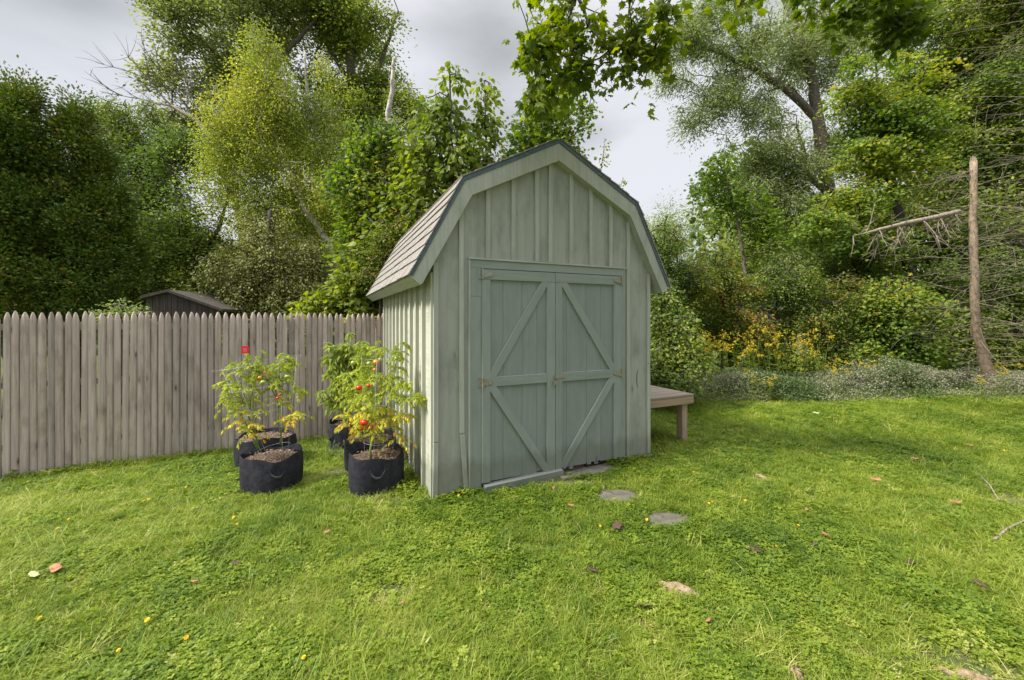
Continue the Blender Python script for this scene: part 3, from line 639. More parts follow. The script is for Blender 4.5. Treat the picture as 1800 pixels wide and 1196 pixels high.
# curved split in the right-hand board
mb = MB(); pts = [(tx(1120) + .012 * math.cos(a) * -2.2 + .02, -.0008, .83 + .11 * math.sin(a)) for a in np.linspace(-1.3, 1.3, 9)]
mb.tube(pts, [.001, .002, .003, .0035, .004, .0035, .003, .002, .001], 6); mb.build('split', M['dark'], shed)

# ================================================================== TABLE against the right wall
tb = empty('work_table', SHED, 'low weathered plank table against the right wall of the shed', 'table', rz=SR)
mb = MB(); zt = .545; x0, x1 = W + .035, W + .93
for k in range(11):
    y = .20 + k * .142; mb.board((x0, y + .0675, zt - .028), (x1, y + .0675, zt - .028), .135, .028 + random.uniform(-.002, .002), (0, 0, 1))
mb.build('table_top', M['tablewood'], tb, bevel=.003)
mb = MB(); mb.board((x0, .228, zt - .075), (x1 - .005, .228, zt - .075), .085, .028, (0, -1, 0)); mb.board((x1 - .036, .231, zt - .075), (x1 - .036, 1.74, zt - .075), .085, .028, (1, 0, 0)); mb.build('apron', M['tableleg'], tb, bevel=.003)
for (lx, ly) in ((x1 - .16, .24), (x1 - .16, 1.62)):
    mb = MB(); mb.box(lx, lx + .09, ly, ly + .09, -.2, zt - .0325); mb.build('leg', M['tableleg'], tb, bevel=.004)

# ================================================================== STOCKADE FENCE
S = 1.0; FS = (FP[0] * S, FP[1] * S)
fence = empty('picket_fence', (FS[0], FS[1], gz(*FS)), 'tall weathered grey stockade fence of half round pickets', 'fence')
FA = np.array(FS); pos = -1.3; endp = 4.17; k = 0
front = Vector((.4516, -.892, 0)); al = Vector((.892, .4516, 0))
pick_me = []
while pos < endp:
    wd = random.uniform(.064, .082); c = Vector((FA[0], FA[1], 0)) + al * (pos + wd / 2); zb = gz(c.x, c.y) - .1; zt_ = EYE + .075 + random.uniform(-.012, .012) 
    rows = [(zb, 1), (zb + .4, 1), (zb + 1.0, 1), (zt_ - .12, .985), (zt_ - .085, .9), (zt_ - .045, .66), (zt_ - .012, .34), (zt_, .14)]; hw = wd / 2 - .0012; dp = .026; v = []; g = []; ns_ = 8; sd = random.random() * 40
    lean = random.uniform(-.006, .006)
    for (z, f) in rows:
        for i in range(ns_ + 1):
            a = math.pi * i / ns_; lx = -math.cos(a) * hw * f; ly = math.sin(a) * dp * (f ** .5); v.append(c + al * (lx + lean * (z - zb)) + front * (ly + .0) + Vector((0, 0, z))); g.append((z + sd, lx + sd, ly))
    nr = ns_ + 1; f_ = []
    for r in range(len(rows) - 1):
        for i in range(ns_): f_.append((r * nr + i, r * nr + i + 1, (r + 1) * nr + i + 1, (r + 1) * nr + i))
        f_.append((r * nr + ns_, r * nr, (r + 1) * nr, (r + 1) * nr + ns_))
    f_.append(tuple((len(rows) - 1) * nr + i for i in range(nr)))
    mb = MB(); mb.add(v, f_, g); mb.build('picket', M['picket'], fence, smooth=False, world=True); pos += wd
    if k % 12 == 0:
        pc = c - front * .09; mb = MB(); mb.tube([pc + Vector((0, 0, zb - .2)), pc + Vector((0, 0, zt_ - .12))], .045, 10); mb.build('post', M['picket'], fence, world=True)
    k += 1
for z in (.05, .75, 1.4):
    a_ = Vector((FA[0], FA[1], 0)) + al * -1.3 - front * .022; b_ = a_ + al * (endp + 1.3); mb = MB(); mb.board(a_ + Vector((0, 0, z)), b_ + Vector((0, 0, z)), .07, .035, -front); mb.build('rail', M['picket'], fence, world=True)

# neighbour's dark shed behind the fence
nb = empty('neighbour_shed', P(318, 600, 6.9), 'dark weathered wooden shed roof peak showing above the fence', 'shed')
c0 = P(298, 514, 6.9); mb = MB(); dx = Vector((.97, .24, 0)); hL = .33; hR = .75
pts = [c0 - dx * hL + Vector((0, 0, -.10)), c0, c0 + dx * hR + Vector((0, 0, -.30)), Vector((c0.x + dx.x * hR, c0.y + dx.y * hR, -.4)), Vector((c0.x - dx.x * hL, c0.y - dx.y * hL, -.4))]
for i in range(12):   # vertical boards
    a = -hL + i * (hL + hR) / 12; b = a + (hL + hR) / 12 - .006
    def zt2(s): return c0.z - (.10 / hL * -s if s < 0 else .30 / hR * s) - .02
    if a < 0 < b: top = [(b, zt2(b)), (0, c0.z - .02), (a, zt2(a))]
    else: top = [(b, zt2(b)), (a, zt2(a))]
    pp = [(a, -.4), (b, -.4)] + top; mb.poly([(c0.x + dx.x * s, c0.y + dx.y * s, z) for s, z in pp], (-.05 * .24, .05, 0))
mb.build('wall', M['darkwood'], nb, world=True)
mb = MB(); off = Vector((-.24, .97, 0))
for (s, dz) in ((-hL - .05, -.10 * (hL + .05) / hL), (hR + .06, -.30 * (hR + .06) / hR)):
    e = c0 + dx * s + Vector((0, 0, dz)); a = c0 - off * .08
    e = e - off * .08; q = [a + Vector((0, 0, .0)), e, e + Vector((0, 0, .045)), a + Vector((0, 0, .045))]
    mb.poly(q if s < 0 else q[::-1], off * 2.0)
mb.build('roof', M['darkwood'], nb, world=True)

# ================================================================== GROW BAGS with tomato plants
def grow_bag(q, r, h, label, yaw, seed, squash=.86, handles=((.25, 0),), lean=0):
    """q ground point at the bag centre"""
    bag = empty('grow_bag', q, label, 'grow bag', 'black fabric grow bags beside the shed', rz=yaw)
    rs = np.random.default_rng(seed); n = 48; lv = [(-.04, .93), (.03, 1.0), (.12, 1.025), (.22, 1.03), (h * .8, 1.02), (h, 1.0), (h + .012, .985), (h, .965), (h - .06, .95)]
    ph = rs.uniform(0, 6.28, 6); v = []
    for li, (z, f) in enumerate(lv):
        for k in range(n):
            a = 2 * math.pi * k / n; sq = (abs(math.cos(a)) ** 3.2 + abs(math.sin(a)) ** 3.2) ** (-1 / 3.2)
            rr = r * f * (.55 + .45 * sq) * (1 + .02 * math.sin(3 * a + ph[0]) + .012 * math.sin(9 * a + ph[1] + z * 9) + .008 * math.sin(17 * a + ph[2] + z * 30))
            zz = z + (.020 * math.sin(2 * a + ph[3]) + .012 * math.sin(5 * a + ph[4])) * (z > h * .5) + lean * math.cos(a) * (z > h * .5)
            v.append((rr * math.cos(a), rr * math.sin(a) * squash, zz))
    f = [(i * n + k, i * n + (k + 1) % n, (i + 1) * n + (k + 1) % n, (i + 1) * n + k) for i in range(len(lv) - 1) for k in range(n)]
    mb = MB(); mb.add(v, f); fb = mb.build('fabric', M['fabric'], bag, smooth=True)
    ss = fb.modifiers.new('sub', 'SUBSURF'); ss.levels = 1; ss.render_levels = 2
    # mulch heap
    v = [(0, 0, h - .03)]; f = []; rings = 9
    for i in range(1, rings + 1):
        for k in range(n):
            a = 2 * math.pi * k / n; sq = (abs(math.cos(a)) ** 3.2 + abs(math.sin(a)) ** 3.2) ** (-1 / 3.2); rr = r * .955 * i / rings * (.55 + .45 * sq)
            v.append((rr * math.cos(a), rr * math.sin(a) * squash, h - .04 + rs.normal(0, .006) + .02 * (1 - i / rings)))
    f = [(0, 1 + k, 1 + (k + 1) % n) for k in range(n)] + [(1 + i * n + k, 1 + (i + 1) * n + k, 1 + (i + 1) * n + (k + 1) % n, 1 + i * n + (k + 1) % n) for i in range(rings - 1) for k in range(n)]
    mb = MB(); mb.add(v, f); mb.build('mulch', M['mulch'], bag, smooth=True)
    # wood chips
    m_ = 420; a = rs.uniform(0, 6.28, m_); rr = r * .93 * np.sqrt(rs.random(m_)); pp = np.stack([rr * np.cos(a), rr * np.sin(a) * squash, h - .032 + rs.uniform(0, .014, m_)], 1)
    V, Fs, _ = leaves(pp, nrm(rs.normal(0, 1, (m_, 3)) * [1, 1, .25]), nrm(rs.normal(0, .35, (m_, 3)) + [0, 0, 1]), rs.uniform(.012, .034, m_), 'quad')
    npmesh('wood_chips', V, Fs, M['chips'], bag, fattr={'tint': rs.random(m_)})['kind'] = 'stuff'
    for (az, dz) in handles:
        mb = MB(); c = Vector((math.cos(az), math.sin(az) * squash, 0)); s_ = Vector((-math.sin(az), math.cos(az), 0)); o_ = c * r * 1.035
        pts = [o_ - s_ * .06 + Vector((0, 0, h * .78)), o_ * 1.02 - s_ * .055 + Vector((0, 0, h * .66)), o_ * 1.10 - s_ * .02 + Vector((0, 0, h * .55)), o_ * 1.12 + s_ * .025 + Vector((0, 0, h * .54)), o_ * 1.02 + s_ * .06 + Vector((0, 0, h * .66)), o_ + s_ * .065 + Vector((0, 0, h * .78))]
        for p0, p1 in zip(pts[:-1], pts[1:]): mb.board(p0, p1, .004, .022, Vector((0, 0, 1)) if abs((p1 - p0).normalized().z) < .8 else s_)
        mb2 = MB()
        vv = []
        for p in pts: vv += [p + Vector((0, 0, .014)), p + Vector((0, 0, -.014)) + c * .002, p + Vector((0, 0, -.014)) + c * .007, p + Vector((0, 0, .014)) + c * .005]
        ff = [(i * 4 + k, i * 4 + (k + 1) % 4, (i + 1) * 4 + (k + 1) % 4, (i + 1) * 4 + k) for i in range(len(pts) - 1) for k in range(4)]
        mb2.add(vv, ff); mb2.build('handle', M['strap'], bag, smooth=True)
    return bag
M['strap'] = simple('black_webbing', (.04, .04, .045), .7, col2=(.022, .022, .025), scale=60)
M['chips'] = leafmat('wood_chip', [(0, (.07, .04, .03)), (.5, (.19, .13, .095)), (1, (.36, .27, .20))], trans=0)
M['tomred'] = simple('ripe_tomato', (.62, .035, .012), .25, col2=(.55, .03, .01), scale=6, spec=.5)
M['tomorange'] = simple('ripening_tomato', (.75, .26, .02), .25, col2=(.68, .17, .02), scale=6, spec=.5)
M['tomgreen'] = simple('green_tomato', (.36, .46, .09), .3, col2=(.30, .38, .07), scale=6, spec=.5)
qa = gp(479, 836); qb = gp(661, 846)
B1 = Vector((P(479, 800, 4.05).x, 4.05, 0)); B1.z = gz(B1.x, B1.y)
B2 = Vector((P(661, 800, 3.90).x, 3.90, 0)); B2.z = gz(B2.x, B2.y)
B3 = Vector((P(467, 800, 4.85).x, 4.85, 0)); B3.z = gz(B3.x, B3.y)
B4 = Vector((P(651, 800, 4.62).x, 4.62, 0)); B4.z = gz(B4.x, B4.y)
B5 = Vector((P(612, 800, 5.45).x, 5.45, 0)); B5.z = gz(B5.x, B5.y)
grow_bag(B1, .265, .335, 'slumped black fabric grow bag at front left holding the tomato with the red tag', R(-12), 1, .9, ((R(-42), 0),), .012)
grow_bag(B2, .245, .345, 'front right black fabric grow bag nearest the shed corner under the red tomatoes', R(28), 2, .92, ((R(-96), 0),), .0)
grow_bag(B3, .31, .34, 'black fabric grow bag behind the front left bag, mostly hidden', R(0), 3, .88, ((R(-80), 0),))
grow_bag(B4, .27, .34, 'black fabric grow bag half hidden behind the front right bag', R(10), 4, .9, ((R(-120), 0),))
grow_bag(B5, .23, .36, 'rearmost black fabric grow bag against the fence with the serrated leafed plant', R(20), 5, .9, ((R(-150), 0),))

def cage(base, r0, r1, h, label, rings, tilt=(0, 0), grp='wire tomato cages'):
    c = empty('tomato_cage', base, label, 'plant cage', grp); c.rotation_euler = (tilt[0], tilt[1], 0)
    def rad(z): return r0 + (r1 - r0) * z / h
    for z in rings:
        mb = MB(); n = 28; mb.tube([(rad(z) * math.cos(2 * math.pi * k / n), rad(z) * math.sin(2 * math.pi * k / n), z) for k in range(n + 1)], .0014, 5, cap=False); mb.build('ring', M['wire'], c, smooth=True)
    for k in range(4):
        a = k * math.pi / 2; mb = MB(); mb.tube([(r0 * .8 * math.cos(a), r0 * .8 * math.sin(a), -.08), (rad(0) * math.cos(a), rad(0) * math.sin(a), 0), (r1 * math.cos(a), r1 * math.sin(a), h)], .0014, 5); mb.build('upright', M['wire'], c, smooth=True)
    return c
cage(B1 + Vector((.02, .02, .31)), .12, .38, .94, 'flaring wire cage around the tomato with the red tag', (.08, .48, .72, .94), (R(2), R(-9)))
cage(B2 + Vector((.02, .0, .32)), .13, .22, .93, 'narrow wire cage around the tomato with the red fruit', (.13, .5, .92), (R(-2), R(3)))
cage(B5 + Vector((.0, .0, .33)), .12, .20, .70, 'wire cage in the rearmost bag against the fence', (.3, .5, .68))

def curve(p0, p1, sag, n=9, wob=.02):
    p0 = Vector(p0); p1 = Vector(p1); out = []
    for i in range(n):
        t = i / (n - 1); p = p0.lerp(p1, t); p.z += sag * math.sin(math.pi * t) * (p1 - p0).length; p += Vector(rng.normal(0, wob * (0 if i in (0,) else 1) * .5, 3)); out.append(p)
    return out
def tomato(base, label, stems, fruits, fmat, leafn, leafr, seed, lsize=.055, dry_low=False, kind='tom', cat='tomato plant', name='tomato_plant', spreadr=.16, low=.12):
    """stems: [(start, end, radius)] world points"""
    root = empty(name, base, label, cat)
    mb = MB(); pts = []
    for (a, b, r) in stems:
        c = curve(a, b, .06, 10, .018); mb.tube(c, [r * (1 - .75 * i / 9) for i in range(10)], 7); 
        for i, p in enumerate(c):
            if i >= 2: pts.append((p, i / 9))
    POS = []; TIP = []; NO = []; TI = []; SZ = []; sb = MB(); K = len(pts)
    H0 = min(p.z for p, _ in pts); H1 = max(p.z for p, _ in pts)
    for _ in range(leafn):
        p, t_ = pts[rng.integers(0, K)]; hz = (p.z - H0) / (H1 - H0 + .01)
        if hz < low and rng.random() < .5: continue
        a = rng.uniform(0, 6.28); Lr = leafr * rng.uniform(.6, 1.25) * (1 - .35 * hz); el = rng.uniform(-.25, .75)
        d = Vector((math.cos(a), math.sin(a), el)).normalized(); m = 6; rp = []
        for i in range(m):
            u = i / (m - 1); rp.append(p + d * Lr * u + Vector((0, 0, -.55 * Lr * u * u)))
        sb.tube(rp, [.0022 * (1 - .5 * i / m) for i in range(m)], 4)
        tl = float(np.clip(.42 + .25 * (rng.random() - .5) + (.35 * (.5 - hz) if dry_low else .05), 0, 1))
        for i in range(1, m):
            dirv = (rp[i] - rp[i - 1]).normalized(); side = dirv.cross(Vector((0, 0, 1))).normalized()
            for sg in ((-1, 1) if i < m - 1 else (-1, 0, 1)):
                tip = (side * sg * 1.0 + dirv * (.7 if sg else 1) + Vector((0, 0, -.55 + rng.normal(0, .3)))).normalized()
                POS.append(rp[i]); TIP.append(tip); NO.append(Vector((rng.normal(0, .5), rng.normal(0, .5), 1))); TI.append(np.clip(tl + rng.normal(0, .10) + (.35 if dry_low and hz < .35 and rng.random() < .5 else 0), 0, 1)); SZ.append(lsize * rng.uniform(.6, 1.3) * (1.15 if sg == 0 else 1))
    mb.build('stem', M['greenstem'], root, smooth=True, world=True); sb.build('leaf_stalks', M['greenstem'], root, world=True)['kind'] = 'stuff'
    leafobj('foliage', [(np.array([tuple(p) for p in POS]), np.array([tuple(p) for p in TIP]), np.array([tuple(p) for p in NO]), np.array(SZ), kind, np.array(TI))], M[fmat], root)
    for (p, r, mt) in fruits:
        f = MB(); f.ball(p, r, .86, 18, 12, .035); fo = f.build('tomato', M[mt], root, smooth=True, world=True)
        cx = MB(); 
        for k in range(5):
            a = k * 1.257; cx.board(p + Vector((0, 0, r * .84)), p + Vector((math.cos(a) * r * .75, math.sin(a) * r * .75, r * .80)), r * .2, .0015, (0, 0, 1))
        cx.tube([p + Vector((0, 0, r * .8)), p + Vector((.01, 0, r * 1.8))], .002, 5); cx.build('calyx', M['greenstem'], fo, world=False)
    return root
def bp(px, py, D): return P(px, py, D + .2)
b1t = B1 + Vector((0, 0, .30)); b2t = B2 + Vector((0, 0, .31))
tomato(B1 + Vector((0, 0, .30)), 'tall leggy tomato plant in the front left bag reaching up to a red tag',
       [(bp(452, 790, 3.72), bp(432, 618, 3.8), .010), (bp(452, 790, 3.72), bp(395, 690, 3.65), .008), (bp(440, 740, 3.75), bp(402, 660, 3.7), .006), (bp(493, 782, 3.88), bp(478, 640, 3.95), .010), (bp(490, 720, 3.88), bp(512, 640, 4.0), .006), (bp(488, 700, 3.88), bp(445, 640, 3.85), .006), (bp(440, 720, 3.78), bp(455, 615, 3.8), .006), (bp(485, 680, 3.9), bp(500, 622, 3.9), .005), (bp(430, 700, 3.75), bp(415, 635, 3.75), .005), (bp(493, 760, 3.88), bp(525, 720, 3.8), .005), (bp(480, 670, 3.9), bp(540, 690, 3.95), .004), (bp(450, 770, 3.72), bp(425, 740, 3.6), .005)],
       [(bp(407, 724, 3.62), .030, 'tomgreen'), (bp(399, 684, 3.66), .026, 'tomgreen'), (bp(488, 700, 3.72), .016, 'tomred'), (bp(492, 694, 3.72), .013, 'tomred'), (bp(457, 664, 3.72), .018, 'tomorange'), (bp(466, 655, 3.75), .016, 'tomorange'), (bp(427, 749, 3.6), .022, 'tomgreen'), (bp(505, 662, 3.85), .024, 'tomgreen'), (bp(462, 672, 3.7), .022, 'tomgreen')],
       'lf_tomato', 215, .145, 1, .042, True)
tomato(B2 + Vector((0, 0, .31)), 'bushy tomato plant in the front right bag with large ripe red fruit',
       [(bp(652, 808, 3.6), bp(655, 660, 3.68), .011), (bp(652, 800, 3.6), bp(638, 640, 3.8), .008), (bp(665, 790, 3.72), bp(695, 650, 3.75), .010), (bp(655, 720, 3.68), bp(615, 690, 3.8), .006), (bp(665, 700, 3.7), bp(722, 668, 3.62), .006), (bp(655, 690, 3.66), bp(665, 600, 3.8), .006), (bp(690, 690, 3.7), bp(705, 605, 3.7), .005), (bp(645, 660, 3.75), bp(630, 605, 3.85), .005), (bp(668, 740, 3.7), bp(710, 735, 3.6), .005), (bp(640, 690, 3.75), bp(605, 655, 3.95), .006), (bp(690, 700, 3.7), bp(735, 700, 3.55), .005), (bp(655, 720, 3.66), bp(625, 745, 3.6), .005), (bp(670, 720, 3.7), bp(700, 780, 3.62), .004)],
       [(bp(640, 743, 3.52), .034, 'tomred'), (bp(651, 751, 3.55), .028, 'tomred'), (bp(635, 754, 3.55), .020, 'tomred'), (bp(631, 682, 3.55), .030, 'tomred'), (bp(648, 678, 3.56), .020, 'tomred'), (bp(661, 637, 3.6), .029, 'tomorange'), (bp(649, 639, 3.68), .024, 'tomgreen'), (bp(659, 650, 3.6), .018, 'tomorange'), (bp(621, 638, 3.7), .024, 'tomgreen'), (bp(697, 630, 3.62), .021, 'tomgreen'), (bp(704, 634, 3.66), .018, 'tomorange')],
       'lf_tomato', 300, .16, 2, .042, True)
tomato(B4 + Vector((0, 0, .31)), 'yellowing tomato plant in the hidden bag behind the front right one',
       [(B4 + Vector((-.02, 0, .3)), bp(620, 690, 4.4), .008), (B4 + Vector((.05, 0, .3)), bp(680, 670, 4.3), .008), (B4 + Vector((0, 0, .3)), bp(640, 650, 4.4), .008), (B4 + Vector((-.1, 0, .3)), bp(605, 730, 4.3), .006)],
       [(bp(668, 632, 4.2), .02, 'tomgreen')], 'lf_tomato', 80, .17, 3, .048, True)
tomato(B5 + Vector((0, 0, .32)), 'tall pale plant with narrow serrated leaves in the rearmost bag by the fence',
       [(B5 + Vector((0, 0, .3)), bp(612, 585, 5.2), .010)] + [(B5 + Vector((0, 0, .42 + .09 * i)), bp(x, y, 5.15), .005) for i, (x, y) in enumerate([(575, 690), (648, 690), (580, 655), (645, 650), (578, 625), (640, 615), (580, 602), (632, 598), (590, 640), (605, 600)])],
       [], 'lf_weed', 300, .14, 4, .085, False, kind='lance', cat='leafy plant', name='leafy_plant')
# red tag hanging at the top of the left tomato
tg = empty('plant_tag', P(431, 614, 3.93), 'small bright red plant tag with faded white print atop the left tomato', 'plant tag', rz=.2)
mb = MB(); mb.box(-.031, .031, -.0015, .0015, -.042, .030); mb.build('card', simple('red_tag_card', (.72, .02, .04), .4, col2=(.62, .015, .03)), tg, bevel=.001)
mb = MB()
for z, ws in ((.004, ((-.016, -.006), (-.002, .008), (.011, .016))), (-.008, ((-.014, -.008), (-.004, .004), (.008, .015))), (-.019, ((-.012, -.003), (.001, .012)))):
    for a, b in ws: mb.box(a, b, -.0024, -.0017, z - .003, z + .003)
mb.build('print', simple('faded_print', (.75, .35, .36), .5), tg)
mb = MB(); mb.tube([(0, 0, .03), (.004, 0, .05), (0, 0, .062)], .0012, 5); mb.build('tie', M['wire'], tg)

# weeds growing between the bags and along the side wall
M['lf_weed2'] = leafmat('grey_weed_leaf', [(0, (.07, .11, .04)), (.5, (.14, .19, .07)), (1, (.26, .29, .14))], rough=.7)
def weed(px, py, hgt, n, label, mat='lf_weed2', kind='lance', sz=.03, spread_=.1, nstem=6, grp='weeds around the grow bags', bloom=None, q=None, name='weed', cat='weed'):
    q = q or gp(px, py); root = empty(name, q, label, cat, grp); mb = MB(); POS = []; TIP = []
    for _ in range(nstem):
        e = q + Vector((rng.normal(0, spread_), rng.normal(0, spread_), hgt * rng.uniform(.6, 1.05))); s_ = q + Vector((rng.normal(0, spread_ * .3), rng.normal(0, spread_ * .3), -.02)); c = curve(s_, e, .02, 7, .012); mb.tube(c, [.003 * (1 - .7 * i / 6) for i in range(7)], 4)
        for _ in range(n // nstem):
            i = rng.uniform(.6, 5.9); p = c[int(i)].lerp(c[int(i) + 1], i % 1); POS.append(p); a = rng.uniform(0, 6.28); TIP.append((math.cos(a), math.sin(a), rng.uniform(-.3, .7)))
    mb.build('stem', M['greenstem'], root, world=True); k = len(POS)
    leafobj('foliage', [(np.array([tuple(p) for p in POS]), np.array(TIP), nrm(rnd(k, .5) + [0, 0, 1]), sz * rng.uniform(.6, 1.3, k), kind, rng.uniform(.1, .9, k))], M[mat], root)
    return root
for (px, py, h, nn, lab) in [(556, 790, .20, 160, 'low grey green weed clump left of the rearmost bag'), (583, 806, .26, 200, 'weed clump in front of the rearmost bag'), (600, 812, .22, 120, 'weed clump at the left of the half hidden bag'), (706, 822, .42, 260, 'tall seedy weed behind the front right bag at the wall'), (722, 838, .33, 200, 'dry weed clump between front right bag and shed wall'), (694, 800, .5, 240, 'thin weed rising beside the side wall far along'), (540, 780, .16, 120, 'small weed at the foot of the fence right of the left bags')]:
    weed(px, py, h, nn, lab, sz=.024, spread_=.07)
for (px, py, h, nn, lab) in [(290, 808, .10, 50, 'small leafy weed at the fence foot with yellow flowers'), (168, 822, .12, 70, 'dark leafy weed at the fence foot further left'), (85, 832, .10, 60, 'leafy weed at the fence foot near the left edge'), (330, 800, .12, 60, 'leafy weed at the fence foot left of the bags'), (28, 838, .13, 60, 'leafy weed at the fence foot at the far left')]:
    weed(px, py, h, nn, lab, 'lf_shrub', 'oval', .045, .09, grp='weeds at the fence foot')

# long uncut grass where the mower does not reach
def long_grass(spots, name, label):
    ps = []; tp_ = []; sz = []
    for (px, py, rx, ry, k, h, lean) in spots:
        q = gp(px, py); xx = q.x + rng.normal(0, rx, k); yy = q.y + rng.normal(0, ry, k)
        ps.append(np.stack([xx, yy, gz(xx, yy) - .01], 1)); a = rng.uniform(0, 6.28, k); ln = rng.uniform(.3, 1.0, k) * lean
        tp_.append(nrm(np.stack([np.cos(a) * ln, np.sin(a) * ln, np.ones(k)], 1))); sz.append(h * rng.uniform(.5, 1.2, k))
    p = np.concatenate(ps); tt = np.concatenate(tp_); z = np.concatenate(sz); ul, vl = sl(p[:, 0], p[:, 1]); ok_ = ~((ul > 0) & (ul < 2.46) & (vl > -.02) & (vl < 3.3)); p, tt, z = p[ok_], tt[ok_], z[ok_]; k = len(p)
    V = []; n0 = 0; FF = []; az = np.arctan2(tt[:, 1], tt[:, 0]); side = np.stack([-np.sin(az), np.cos(az), np.zeros(k)], 1); hd = np.stack([np.cos(az), np.sin(az), np.zeros(k)], 1)
    rows = []
    for i, u in enumerate((0, .35, .7, 1)):
        c = p + tt * (z * u)[:, None] + hd * (z * .45 * u * u)[:, None] - np.array([0, 0, 1]) * (z * .30 * u * u)[:, None]; wv = .0028 * (1 - u * .95)
        rows += [c - side * wv, c + side * wv]
    V = np.stack(rows, 1).reshape(-1, 3); base_ = (np.arange(k) * 8)[:, None]
    FF = [base_ + np.array([2 * i, 2 * i + 1, 2 * i + 3, 2 * i + 2])[None, :] for i in range(3)]; ti = np.clip(rng.normal(.55, .25, k), 0, 1)
    o = npmesh(name, V, FF, M['tallgrass'], None, fattr={'tint': np.concatenate([ti] * 3)}); tag(o, label, 'grass', kind='stuff')
long_grass([(15, 910, .22, .15, 700, .17, 1.2), (40, 975, .22, .12, 600, .15, 1.4), (5, 1030, .15, .12, 500, .15, 1.4), (500, 862, .18, .03, 160, .12, .6), (430, 858, .10, .03, 60, .10, .6), (660, 872, .16, .03, 170, .10, .6), (728, 850, .06, .12, 420, .17, .8), (700, 815, .10, .25, 520, .20, .8), (690, 872, .18, .08, 300, .10, 1.0), (60, 836, .35, .03, 260, .11, .5), (230, 820, .4, .03, 260, .10, .5), (560, 800, .25, .15, 300, .12, .7), (1020, 1110, .25, .12, 260, .11, 1.2), (1330, 1120, .10, .10, 160, .15, .8), (1158, 775, .05, .2, 160, .12, .6), (980, 1010, .2, .1, 200, .10, 1.2), (1240, 745, .5, .3, 400, .09, .7)],
           'tall_grass', 'long pale unmown grass in tufts at the lawn edges')

# ================================================================== STONES, ROOTS, LEAVES, FLOWERS ON THE LAWN
def slab_stone(px, py, rx, ry, label, rotz, up=.008, seed=0):
    q = gp(px, py); q.z += up - .004; rs = np.random.default_rng(seed); n = 22; mb = MB(); rot_ = Matrix.Rotation(rotz, 3, 'Z'); v = []
    rr = [1 + .16 * math.sin(2 * a + seed) + .1 * math.sin(5 * a + seed * 2) + rs.normal(0, .035) for a in np.linspace(0, 6.28, n, endpoint=False)]
    for (z, f) in ((-.08, 1.0), (-.008, 1.0), (0, .965), (.001, .6), (.002, .25)):
        for k in range(n):
            a = 2 * math.pi * k / n; v.append(rot_ @ Vector((rx * 1.12 * f * rr[k] * math.cos(a), ry * 1.12 * f * rr[k] * math.sin(a), z + rs.normal(0, .0015))))
    f = [(i * n + k, i * n + (k + 1) % n, (i + 1) * n + (k + 1) % n, (i + 1) * n + k) for i in range(4) for k in range(n)] + [tuple(4 * n + k for k in range(n))]
    mb.add(v, f); o = mb.build('stepping_stone', M['stone'], None, smooth=False); o.location = q; tag(o, label, 'stepping stone', 'flat stepping stones leading to the doors')
slab_stone(1035, 829, .30, .13, 'flat stone slab against the doorstep under the right door', .42, .030, 1)
slab_stone(1082, 873, .20, .13, 'middle stepping stone between the doorstep slab and the last stone', .1, .012, 2)
slab_stone(1174, 915, .20, .13, 'stepping stone furthest from the shed doors', .0, .012, 3)
M['root'] = simple('worn_root_wood', (.40, .30, .19), .9, col2=(.13, .085, .05), scale=38, bumps=1)
def root_bit(px0, py0, px1, py1, r, label, grp='worn roots showing in the lawn'):
    a = gp(px0, py0); b = gp(px1, py1); n = 12; pts = []; rad = []
    for i in range(n):
        t = i / (n - 1); p = a.lerp(b, t) + Vector((rng.normal(0, .006), rng.normal(0, .01), 0)); p.z = gz(p.x, p.y) + .004 - r * .25 + r * .35 * math.sin(math.pi * t); pts.append(p - a); rad.append(r * (.25 + .75 * math.sin(math.pi * min(max(t, .04), .96)) ** .6) * rng.uniform(.8, 1.1))
    mb = MB(); mb.tube(pts, rad, 9); o = mb.build('tree_root', M['root'], None, smooth=True); o.location = a; tag(o, label, 'tree root', grp)
root_bit(1150, 1024, 1244, 1060, .042, 'pale chipped root showing in the lawn below the stones')
root_bit(1322, 832, 1360, 850, .022, 'thin pale root showing in the lawn right of the stones')
root_bit(1392, 1176, 1412, 1200, .022, 'bit of pale root at the bottom edge of the lawn')
root_bit(1650, 1176, 1760, 1205, .020, 'brown root in the bare patch at the bottom right')
def stick(pts, r, label):
    q0 = gp(*pts[0]); out_ = []
    for i, (x, y) in enumerate(pts): q = gp(x, y); out_.append(q - q0 + Vector((0, 0, .035 + .012 * math.sin(i * 2))))
    mb = MB(); mb.tube(out_, [r * (1 - .5 * i / len(out_)) for i in range(len(out_))], 6)
    if len(out_) > 3: mb.tube([out_[2], out_[2] + Vector((.09, .04, .02)), out_[2] + Vector((.16, .03, .02))], r * .45, 5)
    o = mb.build('fallen_stick', M['twig'], None, smooth=True); o.location = q0; tag(o, label, 'stick', 'fallen sticks on the lawn')
stick([(1722, 842), (1740, 862), (1755, 884), (1790, 896), (1830, 902)], .006, 'thin curved bare stick at the right edge of the lawn')
stick([(1748, 958), (1772, 940), (1800, 922), (1840, 905)], .009, 'straight thicker stick below the curved one at the right edge')
M['deadleaf'] = simple('dry_brown_leaf', (.42, .20, .10), .8, col2=(.24, .11, .06), scale=25)
M['deadleaf2'] = simple('dark_brown_leaf', (.10, .05, .04), .8, col2=(.05, .03, .025), scale=25)
M['paleleaf'] = simple('pale_green_leaf', (.42, .46, .22), .8, col2=(.33, .36, .18), scale=25)
